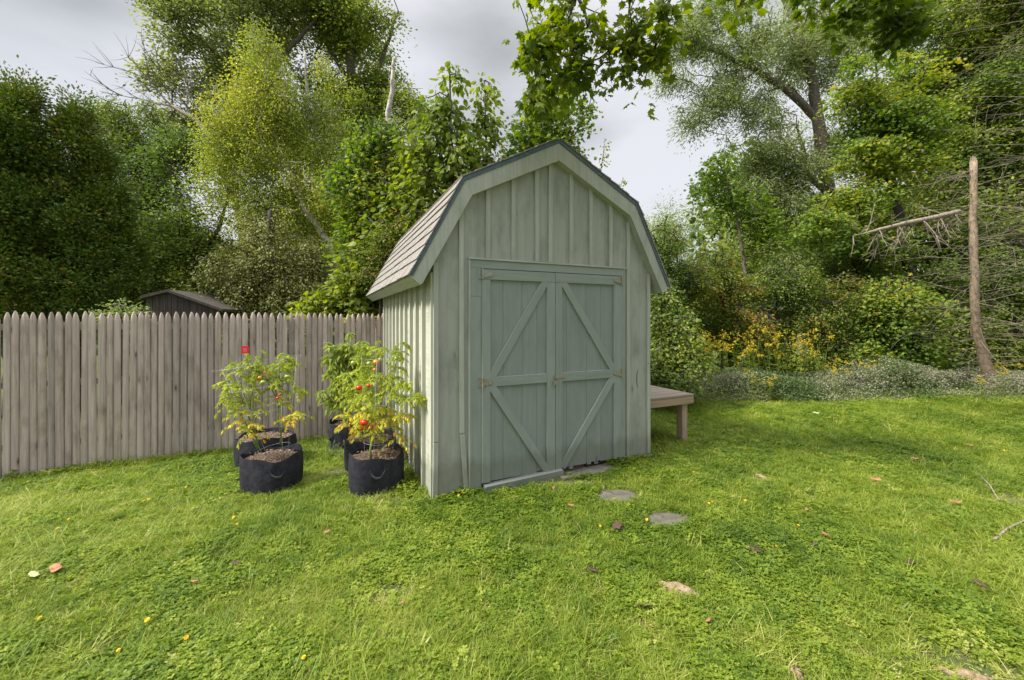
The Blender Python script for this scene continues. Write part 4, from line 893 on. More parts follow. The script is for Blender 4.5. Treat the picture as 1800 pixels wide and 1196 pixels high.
def ground_leaf(px, py, s, mat, label, shape='oval', curl=.35):
    q = gp(px, py); q.z += .052; s *= 1.35; n = 12; a0 = rng.uniform(0, 6.28); v = []; 
    prof = {'oval': lambda a: .55 + .45 * abs(math.cos(a)), 'lobed': lambda a: .62 + .38 * abs(math.cos(2.5 * a))}[shape]; n = 20
    for ring, f in ((0, .5), (1, 1.0)):
        for k in range(n):
            a = 2 * math.pi * k / n; r = s * f * prof(a) * .5; x = r * math.cos(a); y = r * math.sin(a) * (.65 if shape == 'oval' else 1); v.append(Vector((x, y, curl * (x * x + 1.6 * y * y) / s + rng.normal(0, s * .02))))
    v = [Vector((0, 0, 0))] + v; f = [(0, 1 + k, 1 + (k + 1) % n) for k in range(n)] + [(1 + k, 1 + n + k, 1 + n + (k + 1) % n, 1 + (k + 1) % n) for k in range(n)]
    mb = MB(); rm = Matrix.Rotation(a0, 3, 'Z') @ Matrix.Rotation(rng.normal(0, .25), 3, 'X'); mb.add([rm @ p for p in v], f); mb.tube([rm @ Vector((-s * .5, 0, .003)), rm @ Vector((-s * .75, 0, -.004))], .0015, 4)
    o = mb.build('fallen_leaf', M[mat], None, smooth=True); o.location = q
    o.modifiers.new('t', 'SOLIDIFY').thickness = .0008
    tag(o, label, 'fallen leaf', 'fallen leaves scattered on the lawn')
for (px, py, s, mt, sh, lab) in [
    (98, 1014, .085, 'deadleaf', 'oval', 'curled orange brown leaf at lower left beside a pale leaf'), (60, 1026, .07, 'paleleaf', 'oval', 'pale green fallen leaf left of the orange brown one'),
    (575, 947, .035, 'deadleaf', 'oval', 'small orange leaf on the lawn below the left grow bag'), (1325, 980, .07, 'deadleaf2', 'lobed', 'dark brown crumpled leaf right of the last stepping stone'),
    (1132, 1082, .065, 'root', 'oval', 'tan rounded leaf below the pale root'), (1085, 937, .055, 'deadleaf2', 'lobed', 'dark reddish leaf left of the last stepping stone'),
    (1540, 852, .06, 'deadleaf', 'oval', 'orange brown leaf in the mid right lawn'), (1452, 953, .05, 'deadleaf', 'oval', 'thin brown leaf right of the dark crumpled leaf'),
    (1600, 1003, .055, 'deadleaf2', 'oval', 'brown leaf in the lower right lawn'), (1722, 1042, .05, 'deadleaf2', 'oval', 'brown leaf near the lower right edge'),
    (1680, 893, .06, 'deadleaf', 'oval', 'rusty leaf left of the curved stick'), (1432, 970, .045, 'deadleaf2', 'oval', 'small dark leaf between two brown leaves at right'),
    (1608, 814, .05, 'deadleaf', 'oval', 'small rusty leaf far right of the table'), (1435, 732, .08, 'paleleaf', 'oval', 'pale leaf on the far lawn behind the table'), (1705, 790, .05, 'deadleaf', 'oval', 'small rust leaf at the far right lawn'),
    (1630, 712, .08, 'deadleaf', 'oval', 'orange leaf close to the flowering ground cover'), (182, 846, .04, 'deadleaf2', 'oval', 'dark leaf near the fence left of the grow bags'), (378, 832, .04, 'deadleaf2', 'oval', 'dark leaf just left of the front left grow bag'),
    (342, 1037, .03, 'deadleaf', 'oval', 'tiny rusty leaf in the lower left lawn'), (415, 1004, .045, 'deadleaf2', 'oval', 'brown curled leaf in the lower left centre'), (973, 868, .04, 'deadleaf', 'oval', 'reddish leaf just below the doorstep board'),
    (1004, 899, .035, 'deadleaf', 'oval', 'pinkish leaf between doorstep board and stones'), (1042, 1016, .05, 'deadleaf2', 'oval', 'dark curled leaf left of the pale root'), (706, 1076, .03, 'deadleaf', 'oval', 'tiny red leaf in the bottom centre lawn'),
    (1542, 832, .05, 'deadleaf2', 'oval', 'dark grey leaf above the orange one at mid right'), (1418, 907, .035, 'deadleaf', 'oval', 'small tan leaf above the thin brown leaf'), (1245, 1108, .03, 'deadleaf', 'oval', 'small red leaf below the pale root at right')]:
    ground_leaf(px, py, s, mt, lab, sh)
M['dandelion'] = simple('dandelion_yellow', (.85, .55, .01), .7, col2=(.75, .42, .005), scale=80)
def flower_proto():
    f = empty('dandelion', (0, 0, 0), None, None); mb = MB()
    for ring, (nn, rr, z) in enumerate(((13, .011, .0), (10, .008, .002), (6, .004, .003))):
        for k in range(nn):
            a = 2 * math.pi * (k + .5 * ring) / nn; d = Vector((math.cos(a), math.sin(a), .25 + .3 * ring)); mb.board(Vector((0, 0, z)), Vector((0, 0, z)) + d.normalized() * rr, .0042, .0008, (0, 0, 1))
    mb.build('bloom', M['dandelion'], f); mb = MB(); mb.tube([(0, 0, .0), (.004, .002, -.03), (.0, .004, -.07)], .0011, 5); mb.build('stalk', M['greenstem'], f); return f
fp = flower_proto(); first = True
DL = [(102, 941, 'left of the pale fallen leaf, the biggest flower there'), (121, 924, 'tiny, just above the biggest left flower'), (253, 891, 'in the left lawn midway to the front left bag'), (261, 888, 'beside its twin in the left lawn'), (302, 871, 'in the left lawn nearer the fence'), (327, 866, 'pale one left of the grow bags'), (369, 849, 'nearest the left of the front left grow bag'), (411, 921, 'below the front left grow bag'), (417, 933, 'just under another below the left bag'), (70, 1104, 'at the lower left corner'), (259, 1107, 'in the lower left lawn'), (208, 1162, 'at the bottom edge at left'), (327, 1139, 'near the bottom left of centre'), (534, 1175, 'at the bottom edge left of centre'),
      (802, 852, 'against the shed front left corner board'), (806, 881, 'just below the shed front left corner'), (1137, 925, 'at the left tip of the last stepping stone'), (1219, 839, 'right of the middle stepping stone'), (1252, 893, 'right of the last stepping stone, upper'), (1246, 896, 'right of the last stepping stone, lower'), (1310, 891, 'further right of the last stepping stone'), (1403, 936, 'largest, in the right lawn'), (1256, 803, 'right of the table leg'), (1443, 805, 'in the far right lawn'), (1364, 973, 'near the dark crumpled leaf'), (1296, 860, 'between the thin root and the stones'), (1531, 777, 'far out in the right lawn'), (1055, 937, 'small, left of the dark reddish leaf'), (284, 797, 'at the fence foot, left of a pair'), (296, 800, 'at the fence foot, right of a pair'), (227, 800, 'at the fence foot, alone'), (1765, 800, 'at the far right of the lawn')]
for px, py, lab in DL:
    q = gp(px, py); q.z += .05; r_ = fp if first else fp.copy()
    if not first:
        COL.objects.link(r_)
        for ch in list(fp.children): c_ = ch.copy(); COL.objects.link(c_); c_.parent = r_
    r_.location = q; r_.rotation_euler = (R(28) + rng.normal(0, .2), rng.normal(0, .2), rng.uniform(-.5, .5)); r_.scale = [rng.uniform(.7, 1.05)] * 3
    tag(r_, 'yellow dandelion flower ' + lab, 'dandelion', 'yellow dandelions in the lawn'); first = False

# ================================================================== TREES AND SHRUBS
def pl(pts): return [(P(a, b, D), r) for a, b, D, r in pts]
def bl(px, py, D, rx, ry, rz=None, wt=1):
    """ellipsoid: centre pixel, distance, half width px, half height px, half depth m"""
    c = P(px, py, D); return (c.x, c.y, c.z, rx / F * D, rz or rx / F * D, ry / F * D, wt)
def base(px, D, dz=0): x = (px - HX) / F * D; return Vector((x, D, gz(x, D) + dz))
def up(b, *rest): return [(b + Vector((0, 0, -.15)), rest[0])] + list(rest[1])
TR = 'trees beyond the fence'
# cedars, left
def cone(pxb, D, pytop, hw, n=7, pyb=560):
    out_ = []
    for i in range(n):
        t = i / (n - 1); y = pyb + (pytop + 34 - pyb) * t; ww = hw * (1.0 - .15 * t - .42 * t ** 4) ; out_.append(bl(pxb + (8 * math.sin(i * 2.1)), y, D, ww, (pyb - pytop) / n * .8, None, 1 + 1.5 * t))
    return out_
for (px, D, top, hw, lab, cl) in [(20, 7.4, 150, 88, 'dark green cedar with rusty tips, tallest at the left edge', 620), (140, 7.9, 196, 78, 'dark cedar with orange tinged tips, second from the left edge', 520), (205, 8.6, 340, 42, 'lower dark cedar standing left of the neighbour shed', 220), (-105, 7.2, 150, 90, 'dark cedar cut off by the left edge', 240)]:
    b_ = base(px, D); plant('cedar_tree', lab, 'tree', b_, [(b_, .11), (P(px, 400, D), .09), (P(px, top + 50, D), .02)], cone(px, D, top, hw), int(cl * 1.35), 110, .060, 'frond', 'lf_cedar', 'darkbark', 'cedars beyond the fence', spread=.12, flat=1.4, droop=-.3, up=.15, hole=.41, hf=2.8, tint=(.45, .21), patch=.15, shell=.33)
plant('locust_tree', 'feathery mid green tree rising between the cedars and the dark maple', 'tree', base(235, 11), pl([(240, 560, 11, .12), (245, 400, 11, .09), (235, 250, 11, .05), (225, 190, 11, .02)]),
      [bl(215, 215, 11, 48, 40, .8), bl(250, 270, 11, 50, 60, .9), bl(265, 350, 11.3, 55, 80, 1), bl(180, 200, 11, 30, 25, .5), bl(262, 200, 11, 22, 22, .4)], 460, 70, .085, 'lance', 'lf_mid', 'bark', TR, spread=.28, droop=.5, hole=.34, hf=1.3, tint=(.35, .16))
plant('maple_tree', 'dark airy maple with sky showing through behind the neighbour shed', 'tree', base(345, 10), pl([(352, 560, 10, .12), (345, 460, 10, .10), (318, 360, 10, .07), (300, 290, 10, .03)]),
      [bl(290, 290, 10, 60, 65, .9), bl(330, 380, 10, 75, 75, 1), bl(280, 430, 10, 70, 70, 1), bl(370, 470, 10, 60, 70, .9), bl(260, 500, 9.8, 60, 50, .9), bl(350, 260, 10.5, 45, 40, .7)], 480, 60, .072, 'quad', 'lf_dark', 'darkbark', TR,
      limbs=[pl([(346, 470, 10, .06), (385, 400, 10, .04), (405, 330, 10, .02)]), pl([(345, 480, 10, .05), (290, 420, 9.9, .03), (262, 380, 9.9, .015)])], spread=.26, flat=.45, hole=.42, hf=1.2, tint=(.42, .16))
plant('poplar_tree', 'very tall grey green poplar towering behind the birch with its top out of frame', 'tree', base(560, 16.5), pl([(560, 570, 16.5, .32), (520, 300, 16.5, .24), (470, 100, 16.5, .15), (450, -60, 16.5, .06)]),
      [bl(330, 60, 16, 75, 70, 1.5), bl(430, 30, 16.5, 95, 80, 2), bl(545, 0, 17, 90, 70, 2), bl(320, 150, 16, 65, 50, 1.3), bl(400, 140, 16.3, 90, 80, 1.6), bl(350, 230, 16, 70, 50, 1.2), bl(300, 5, 16, 40, 40, 1), bl(450, 220, 16.5, 90, 80, 1.6), bl(285, 60, 16, 30, 35, .8)], 1400, 62, .115, 'quad', 'lf_poplar', 'bark', TR,
      limbs=[pl([(500, 220, 16.5, .16), (420, 130, 16.2, .09), (340, 60, 16, .04)]), pl([(520, 300, 16.5, .12), (430, 250, 16.2, .09), (350, 215, 16, .05)]), pl([(480, 120, 16.5, .12), (550, 40, 16.8, .06), (600, -20, 17, .03)])], spread=.36, hole=.42, hf=.8, tint=(.5, .18), patch=.3, twig=.012)
plant('pine_tree', 'dark fine leaved tree with its crown at the top behind the snag', 'tree', base(650, 17.5), pl([(640, 570, 17.5, .34), (632, 300, 17.5, .26), (615, 100, 17.5, .18), (600, -80, 17.5, .08)]),
      [bl(620, 60, 17.5, 85, 60, 2), bl(570, 110, 17.5, 70, 60, 1.7), bl(660, 130, 17.5, 65, 45, 1.5), bl(620, 200, 17.5, 90, 60, 1.6), bl(690, 60, 17.3, 35, 50, 1), bl(640, 0, 17.5, 70, 40, 1.8), bl(720, 190, 17, 45, 45, 1.2), bl(560, 260, 17, 60, 60, 1.5), bl(660, 300, 17, 70, 80, 1.5), bl(585, 400, 17, 120, 110, 1.5)], 1300, 62, .12, 'quad', 'lf_dark', 'bark', TR,
      limbs=[pl([(625, 220, 17.5, .14), (670, 110, 17.5, .09), (700, 20, 17.4, .05)]), pl([(620, 150, 17.5, .12), (560, 60, 17.4, .07), (540, 0, 17.4, .04)]), pl([(632, 300, 17.5, .1), (720, 200, 17.2, .05)])], spread=.36, hole=.44, hf=.8, tint=(.62, .2), twig=.012)
# bare dead limb on the left of the poplar
db = empty('dead_tree', base(420, 13), 'leaning dead pale tree with bare twigs against the sky at upper left', 'dead tree')
mb = MB(); trunk_ = pl([(455, 560, 13, .14), (420, 380, 13, .11), (385, 262, 13, .09), (345, 212, 13, .065), (300, 185, 13, .045), (268, 178, 13, .03)])
tp = [(p + Vector(rng.normal(0, .02, 3)), r) for p, r in resample(trunk_, .4)]; mb.tube([p for p, r in tp], [r for p, r in tp], 8); mb.build('trunk', M['twig'], db, smooth=True, world=True)
def twiggy(mb, p, d, L_, r, depth, droop=0.0, kink=.25, kids=4):
    n = 6; pts = [p]; dd_ = d.normalized()
    for i in range(n): dd_ = (dd_ + Vector(rng.normal(0, kink * .35, 3)) + Vector((0, 0, -droop))).normalized(); pts.append(pts[-1] + dd_ * (L_ / n))
    mb.tube(pts, [r * (1 - .8 * i / n) for i in range(n + 1)], 4 if r < .012 else 6, cap=False)
    if depth:
        for _ in range(kids):
            i = rng.integers(1, n); base_d = (pts[i + 1] - pts[i]).normalized(); nd = (base_d + Vector(rng.normal(0, .65, 3))).normalized(); twiggy(mb, pts[i], nd, L_ * rng.uniform(.35, .6), r * .55, depth - 1, droop, kink, kids)
mb = MB()
for (x, y, dx_, dy_, L_) in [(300, 185, -60, -75, 1.9), (285, 182, -80, -20, 1.6), (330, 200, -50, -90, 2.2), (268, 178, -60, 5, 1.2), (345, 212, -30, -80, 1.6), (310, 190, -50, 30, 1.3)]:
    twiggy(mb, P(x, y, 13), Vector((dx_, rng.normal(0, 25), -dy_)), L_ * 1.15, .026, 2, kids=6)
mb.build('branches', M['bark'], db, world=True)
# birch
plant('birch_tree', 'leaning birch with pale trunks and small yellow green leaves', 'tree', base(610, 9.6), pl([(612, 560, 9.6, .10), (602, 500, 9.6, .095), (575, 420, 9.6, .085), (545, 380, 9.6, .07), (500, 300, 9.6, .05), (470, 180, 9.6, .03), (455, 80, 9.6, .015)]),
      [bl(450, 110, 9.6, 60, 75, .7), bl(500, 150, 9.6, 80, 80, .9), bl(465, 80, 9.6, 35, 45, .5), bl(480, 380, 9.5, 80, 50, .8), bl(560, 380, 9.6, 60, 60, .7), bl(410, 350, 9.4, 50, 50, .6), bl(400, 210, 9.5, 60, 70, .8), bl(590, 330, 9.7, 45, 80, .7), bl(430, 200, 9.5, 85, 70, .9), bl(500, 210, 9.7, 85, 90, .9), bl(440, 300, 9.5, 90, 70, 1), bl(520, 340, 9.6, 80, 70, .9), bl(580, 170, 9.8, 45, 70, .7), bl(555, 120, 9.8, 35, 40, .5), bl(390, 270, 9.4, 50, 50, .7), bl(540, 440, 9.4, 60, 45, .7), bl(570, 260, 9.7, 45, 70, .6), bl(500, 480, 9.2, 40, 25, .5)], 1100, 75, .050, 'quad', 'lf_birch', 'birch', TR,
      limbs=[pl([(604, 505, 9.6, .075), (598, 400, 9.8, .07), (585, 300, 9.9, .06), (560, 240, 9.9, .05), (540, 190, 9.9, .04), (535, 90, 9.9, .02)]), pl([(500, 300, 9.6, .04), (430, 260, 9.4, .03), (380, 220, 9.3, .012)]), pl([(545, 380, 9.6, .04), (470, 360, 9.4, .03), (400, 330, 9.3, .012)])],
      spread=.20, flat=1.1, droop=.8, hole=.38, hf=1.4, tint=(.45, .2), patch=.35, up=.3)
plant('snag_tree', 'broken white birch snag sticking up beside the dark tall tree', 'dead tree', base(668, 12), [(base(668, 12), .13), (P(675, 400, 12), .12), (P(683, 200, 12), .075), (P(688, 160, 12), .065), (P(693, 103, 12), .045)],
      [bl(640, 330, 12, 60, 50, .8), bl(700, 300, 12, 50, 40, .8), bl(740, 200, 12.3, 50, 40, .8), bl(690, 240, 12.2, 40, 30, .6)], 110, 36, .07, 'lance', 'lf_poplar', 'birch', spread=.3, hole=.4, tint=(.55, .2))
plant('hemlock_tree', 'dusty grey green hemlock with drooping sprays just behind the fence', 'tree', base(450, 8.6), pl([(455, 570, 8.6, .12), (470, 460, 8.6, .09), (475, 370, 8.6, .04)]),
      [bl(450, 520, 8.4, 90, 40, 1), bl(430, 470, 8.5, 75, 45, .9), bl(460, 410, 8.6, 60, 45, .8), bl(500, 470, 8.6, 70, 50, .9), bl(540, 510, 8.6, 60, 40, .8), bl(560, 460, 9, 40, 50, .7)], 520, 70, .055, 'frond', 'lf_spruce', 'darkbark', TR, spread=.20, flat=.4, droop=.7, up=1, hole=.34, hf=1.6, tint=(.5, .18))
# maples and saplings behind the shed
SP = 'saplings crowding behind the shed'
plant('maple_sapling', 'bright green maple sapling with yellow and red tinges left of the shed roof', 'tree', base(640, 8), pl([(640, 570, 8, .05), (642, 420, 8, .04), (645, 300, 8, .03), (650, 210, 8, .012)]),
      [bl(650, 260, 8, 50, 55, .7), bl(640, 330, 8, 65, 55, .8), bl(620, 400, 7.9, 50, 55, .7), bl(690, 330, 8, 50, 60, .7), bl(600, 330, 8, 30, 50, .5), bl(690, 240, 8, 30, 35, .5)], 420, 22, .075, 'maple', 'lf_maple', 'bark', SP, spread=.18, flat=.4, droop=.5, hole=.42, hf=2.0, tint=(.62, .2), patch=.4)
plant('ash_sapling', 'large leafed dark green sapling with a pointed spire behind the shed roof', 'tree', base(778, 7.6), pl([(790, 570, 7.6, .05), (795, 400, 7.6, .04), (793, 250, 7.6, .03), (790, 108, 7.6, .01)]),
      [bl(790, 135, 7.6, 25, 38, .3), bl(775, 200, 7.6, 50, 40, .6), bl(745, 260, 7.6, 60, 50, .7), bl(800, 280, 7.6, 60, 60, .7), bl(730, 340, 7.5, 65, 60, .7), bl(690, 400, 7.4, 60, 60, .7), bl(760, 400, 7.5, 60, 60, .7), bl(800, 360, 7.5, 50, 60, .5)], 350, 17, .125, 'oval', 'lf_mid', 'bark', SP, spread=.20, flat=.6, droop=.6, hole=.26, hf=1.6, tint=(.38, .18), patch=.3)
plant('ash_sapling', 'slender sapling spire right of the taller pointed one', 'tree', base(850, 8), pl([(856, 570, 8, .04), (856, 350, 8, .03), (852, 142, 8, .008)]),
      [bl(852, 165, 8, 20, 35, .25), bl(855, 220, 8, 38, 35, .4), bl(850, 290, 8, 50, 50, .5), bl(880, 330, 8, 50, 50, .5), bl(830, 330, 8, 40, 50, .5)], 160, 17, .115, 'oval', 'lf_mid', 'bark', SP, spread=.19, droop=.6, hole=.28, hf=1.6, tint=(.45, .18))
plant('maple_sapling', 'yellow green maple sapling directly above the shed ridge', 'tree', base(965, 8.6), pl([(965, 570, 8.6, .05), (965, 350, 8.6, .04), (985, 240, 8.6, .02), (990, 130, 8.6, .008)]),
      [bl(955, 200, 8.6, 55, 45, .6), bl(975, 250, 8.6, 60, 45, .6), bl(910, 240, 8.5, 40, 40, .5), bl(990, 160, 8.6, 35, 35, .4), bl(1030, 195, 8.7, 22, 45, .3), bl(925, 300, 8.5, 50, 50, .5), bl(1010, 260, 8.6, 30, 30, .3)], 210, 19, .085, 'maple', 'lf_maple', 'bark', SP,
      limbs=[pl([(980, 280, 8.6, .02), (1015, 230, 8.7, .014), (1035, 190, 8.7, .01), (1045, 145, 8.7, .005)])], spread=.18, flat=.6, droop=.4, hole=.36, hf=1.7, tint=(.55, .18))
plant('twiggy_sapling', 'thin sapling tips poking above the right slope of the shed roof', 'tree', base(1060, 7.4), pl([(1055, 570, 7.4, .02), (1052, 330, 7.4, .012), (1064, 245, 7.4, .004)]),
      [bl(1064, 262, 7.4, 8, 22, .1), bl(1058, 290, 7.4, 12, 15, .1), bl(1095, 330, 7.4, 12, 20, .1), bl(1050, 340, 7.4, 30, 30, .2)], 26, 12, .05, 'oval', 'lf_mid', 'bark', SP, spread=.07, limbs=[pl([(1054, 400, 7.4, .01), (1085, 360, 7.4, .007), (1095, 312, 7.4, .003)])], minr=.002, twig=.003)
plant('climbing_shrub', 'yellow and red flecked leafy shrub hugging the left edge of the shed roof', 'shrub', base(668, 6.9), pl([(668, 570, 6.9, .03), (672, 480, 6.9, .02), (680, 400, 6.9, .01)]),
      [bl(680, 430, 6.9, 32, 42, .35), bl(655, 480, 6.9, 30, 35, .35), bl(700, 400, 6.9, 20, 30, .3)], 120, 26, .042, 'oval', 'lf_rusty', 'bark', spread=.14, hole=.25, hf=2, tint=(.72, .16))
plant('leafy_shrub', 'broad leafed green shrub filling the gap between fence and shed eave', 'shrub', base(630, 7.3), pl([(630, 570, 7.3, .03), (635, 480, 7.3, .02), (640, 420, 7.3, .01)]),
      [bl(635, 470, 7.3, 42, 55, .5), bl(600, 520, 7.3, 50, 35, .5), bl(655, 520, 7.2, 35, 35, .4), bl(560, 530, 7.4, 40, 25, .5)], 190, 18, .10, 'maple', 'lf_shrub', 'bark', spread=.18, droop=.5, hole=.22, hf=1.8, tint=(.55, .2))
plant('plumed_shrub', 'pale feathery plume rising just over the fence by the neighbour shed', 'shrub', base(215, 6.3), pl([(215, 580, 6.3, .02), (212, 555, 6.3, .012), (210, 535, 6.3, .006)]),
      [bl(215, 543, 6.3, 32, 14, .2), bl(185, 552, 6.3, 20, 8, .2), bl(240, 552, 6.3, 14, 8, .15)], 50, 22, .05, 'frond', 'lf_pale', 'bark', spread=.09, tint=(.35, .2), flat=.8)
# overhanging maple
plant('overhanging_maple', 'dark maple boughs with large lobed leaves hanging in from above', 'tree', Vector((3.4, -1.6, gz(3.4, -1.6))), [(Vector((3.4, -1.6, -.2)), .22), (Vector((3.3, -1.5, 2.2)), .19), (Vector((2.9, -.6, 3.8)), .15), (Vector((2.2, 1.0, 4.9)), .10), (Vector((1.5, 2.6, 5.2)), .06), (P(1012, -25, 3.8), .03), (P(1010, 10, 3.75), .012)],
      [bl(930, 25, 3.6, 42, 32, .3), bl(945, 75, 3.6, 38, 40, .3), bl(990, 50, 3.7, 45, 38, .35), bl(1010, 110, 3.7, 50, 35, .3), bl(960, 130, 3.65, 42, 30, .25), bl(925, 165, 3.6, 35, 18, .2), bl(1075, 20, 3.7, 50, 22, .3), bl(1110, 70, 3.6, 30, 40, .3), bl(1160, 40, 3.6, 42, 45, .3), bl(1150, 90, 3.6, 25, 25, .2), bl(1085, 135, 3.6, 22, 12, .12), bl(1125, 155, 3.5, 14, 16, .1), bl(950, 180, 3.6, 30, 15, .2), bl(1040, 75, 3.7, 40, 30, .3), bl(1295, 14, 3.6, 18, 22, .2, .7), bl(1050, -60, 3.6, 160, 50, .6, .35), bl(1140, 40, 3.5, 50, 30, .3)], 290, 6, .082, 'maple', 'lf_overhead', 'darkbark',
      limbs=[[(P(1012, -25, 3.8), .02), (P(1000, 40, 3.75), .012), (P(960, 50, 3.7), .008), (P(935, 70, 3.6), .005)], [(P(1012, -20, 3.8), .02), (P(1035, 45, 3.7), .010), (P(1070, 90, 3.65), .006), (P(1072, 110, 3.6), .004)], [(Vector((1.5, 2.6, 5.2)), .04), (P(1110, -30, 3.7), .014), (P(1105, 30, 3.65), .008), (P(1090, 110, 3.6), .004)], [(Vector((2.2, 1.9, 5.0)), .05), (P(1190, -40, 3.6), .02), (P(1165, 40, 3.6), .01), (P(1130, 150, 3.5), .004)]],
      spread=.075, flat=.7, droop=.6, tint=(.45, .25), shell=.5, hole=.40, hf=4.2, twig=.0034, minr=.0015, up=.9)
plant('overhanging_maple', 'second dark maple bough at the top edge right of centre', 'tree', Vector((6.4, -1.0, gz(6.4, -1.0))), [(Vector((6.4, -1.0, -.2)), .24), (Vector((6.2, -.6, 3)), .19), (Vector((5.0, 1.5, 5.2)), .13), (Vector((4.0, 3.2, 5.8)), .08), (P(1530, -40, 4.8), .04), (P(1540, 10, 4.8), .012)],
      [bl(1500, 5, 4.8, 60, 16, .4), bl(1570, 10, 4.8, 40, 22, .4), bl(1590, 45, 4.8, 28, 28, .3), bl(1490, 38, 4.8, 22, 12, .2), bl(1540, -60, 4.7, 160, 50, .9, .6), bl(1560, 70, 4.8, 16, 12, .15), bl(1300, -50, 4.5, 100, 40, .6, .4)], 190, 7, .10, 'maple', 'lf_overhead', 'darkbark', limbs=[[(P(1540, -20, 4.8), .02), (P(1580, 30, 4.8), .01)], [(Vector((5.0, 1.5, 5.2)), .05), (P(1380, -60, 4.6), .02), (P(1300, -20, 4.4), .008)]], spread=.10, flat=.6, droop=.5, tint=(.25, .15), twig=.003, minr=.002)
# big tree right
plant('silver_maple', 'tall forked tree with a long limb reaching left over the sky', 'tree', base(1500, 14), pl([(1502, 600, 14, .24), (1488, 500, 14, .22), (1470, 400, 14, .20), (1450, 300, 14, .19), (1438, 215, 14, .18), (1428, 140, 14, .15), (1400, 50, 14, .12), (1372, -20, 14, .09), (1350, -90, 14, .05)]),
      [bl(1200, 70, 13.7, 50, 45, 1), bl(1180, 130, 13.6, 35, 35, .8), bl(1240, 30, 13.8, 60, 40, 1), bl(1290, 120, 13.8, 60, 50, 1.2), bl(1210, 215, 13.6, 36, 30, .8), bl(1265, 170, 13.7, 50, 40, 1), bl(1330, 60, 13.8, 60, 50, 1.2), bl(1350, 180, 13.8, 60, 50, 1.2), bl(1370, 260, 13.8, 45, 50, 1), bl(1340, 330, 13.7, 45, 40, .8), bl(1380, 360, 13.7, 40, 50, .9), bl(1330, 410, 13.7, 50, 30, .8), bl(1430, 60, 14.2, 50, 70, 1.3), bl(1480, 20, 14.3, 50, 60, 1.3), bl(1280, 255, 13.7, 25, 20, .5), bl(1300, 20, 13.8, 50, 35, 1), bl(1230, 110, 13.7, 45, 45, 1), bl(1160, 90, 13.6, 25, 40, .8), bl(1390, 100, 14.2, 45, 50, 1), bl(1400, 450, 13.7, 50, 40, .9), bl(1400, 300, 13.9, 45, 60, 1), bl(1330, 280, 13.8, 35, 45, .8), bl(1470, 120, 14.3, 50, 60, 1.2), bl(1460, 260, 14.4, 45, 60, 1), bl(1450, -20, 14.3, 90, 50, 1.3)], 2000, 46, .105, 'lance', 'lf_silver', 'bark',
      limbs=[pl([(1452, 250, 14, .14), (1432, 205, 14, .13), (1385, 160, 13.9, .11), (1330, 125, 13.8, .085), (1270, 95, 13.8, .06), (1215, 75, 13.7, .03)]), pl([(1330, 125, 13.8, .06), (1285, 50, 13.8, .04), (1240, 20, 13.8, .02)]), pl([(1432, 205, 14, .08), (1385, 150, 14.2, .06), (1350, 160, 14, .03)]), pl([(1405, 60, 14, .08), (1430, 0, 14, .05), (1440, -50, 14, .03)]), pl([(1455, 340, 14, .10), (1420, 310, 13.9, .08), (1412, 260, 13.9, .06), (1400, 220, 13.9, .03)]), pl([(1470, 400, 14, .09), (1420, 330, 13.9, .07), (1385, 335, 13.8, .05), (1330, 340, 13.7, .02)]), pl([(1300, 170, 13.8, .04), (1260, 200, 13.7, .025), (1240, 230, 13.7, .012)])],
      spread=.24, flat=.8, hole=.40, hf=1.2, tint=(.45, .2), twig=.009, droop=.4, patch=.3)
RT = 'trees along the right of the lawn'
plant('maple_tree', 'sunlit yellow green maple with layered leaves in front of the forked tree', 'tree', base(1600, 11), pl([(1620, 600, 11, .12), (1600, 480, 11, .11), (1570, 330, 11, .09), (1545, 200, 11, .05), (1540, 120, 11, .02)]),
      [bl(1520, 150, 11, 70, 55, 1), bl(1560, 210, 11, 80, 50, 1), bl(1600, 130, 11, 50, 40, .8), bl(1525, 270, 10.8, 50, 32, .8), bl(1580, 290, 11, 70, 45, 1), bl(1475, 345, 10.7, 30, 22, .5), bl(1500, 350, 10.7, 70, 40, .9), bl(1620, 220, 11, 40, 60, .8), bl(1440, 400, 10.5, 55, 45, .8), bl(1540, 420, 10.7, 60, 40, .8)], 680, 40, .078, 'maple', 'lf_maple', 'darkbark', RT,
      limbs=[pl([(1600, 420, 11, .06), (1560, 300, 10.9, .05), (1520, 240, 10.8, .02)]), pl([(1602, 400, 11, .05), (1520, 360, 10.7, .03), (1460, 330, 10.6, .015)])], spread=.27, flat=.22, droop=.3, hole=.40, hf=1.9, tint=(.6, .17), patch=.35)
for (px, D, lab, bb, cl, mt, tn) in [
    (1690, 15, 'tall dark green tree behind the yellow green maple', [(1640, 40, 80, 70), (1700, 100, 80, 80), (1620, 150, 60, 60), (1680, 220, 80, 70), (1740, 20, 70, 60), (1620, -40, 90, 60), (1660, 330, 80, 70), (1560, 30, 60, 50)], 470, 'lf_dark', .6),
    (1790, 13.5, 'tall dark green tree at the upper right edge', [(1790, 50, 70, 90), (1760, 160, 70, 80), (1800, 280, 70, 80), (1740, 260, 60, 60), (1770, 380, 80, 70), (1830, 150, 60, 120), (1780, -50, 90, 60)], 430, 'lf_dark', .55)]:
    b_ = base(px, D); plant('broadleaf_tree', lab, 'tree', b_, [(b_, .22), (P(px, 350, D), .18), (P(px - 10, 150, D), .13), (P(px - 5, -40, D), .05)], [bl(a, b, D + rng.normal(0, .5), c_, d_, 1.2) for a, b, c_, d_ in bb], int(cl * 2.2), 56, .115, 'quad', mt, 'darkbark', RT, spread=.34, hole=.36, hf=1.1, tint=(tn, .2), patch=.35)
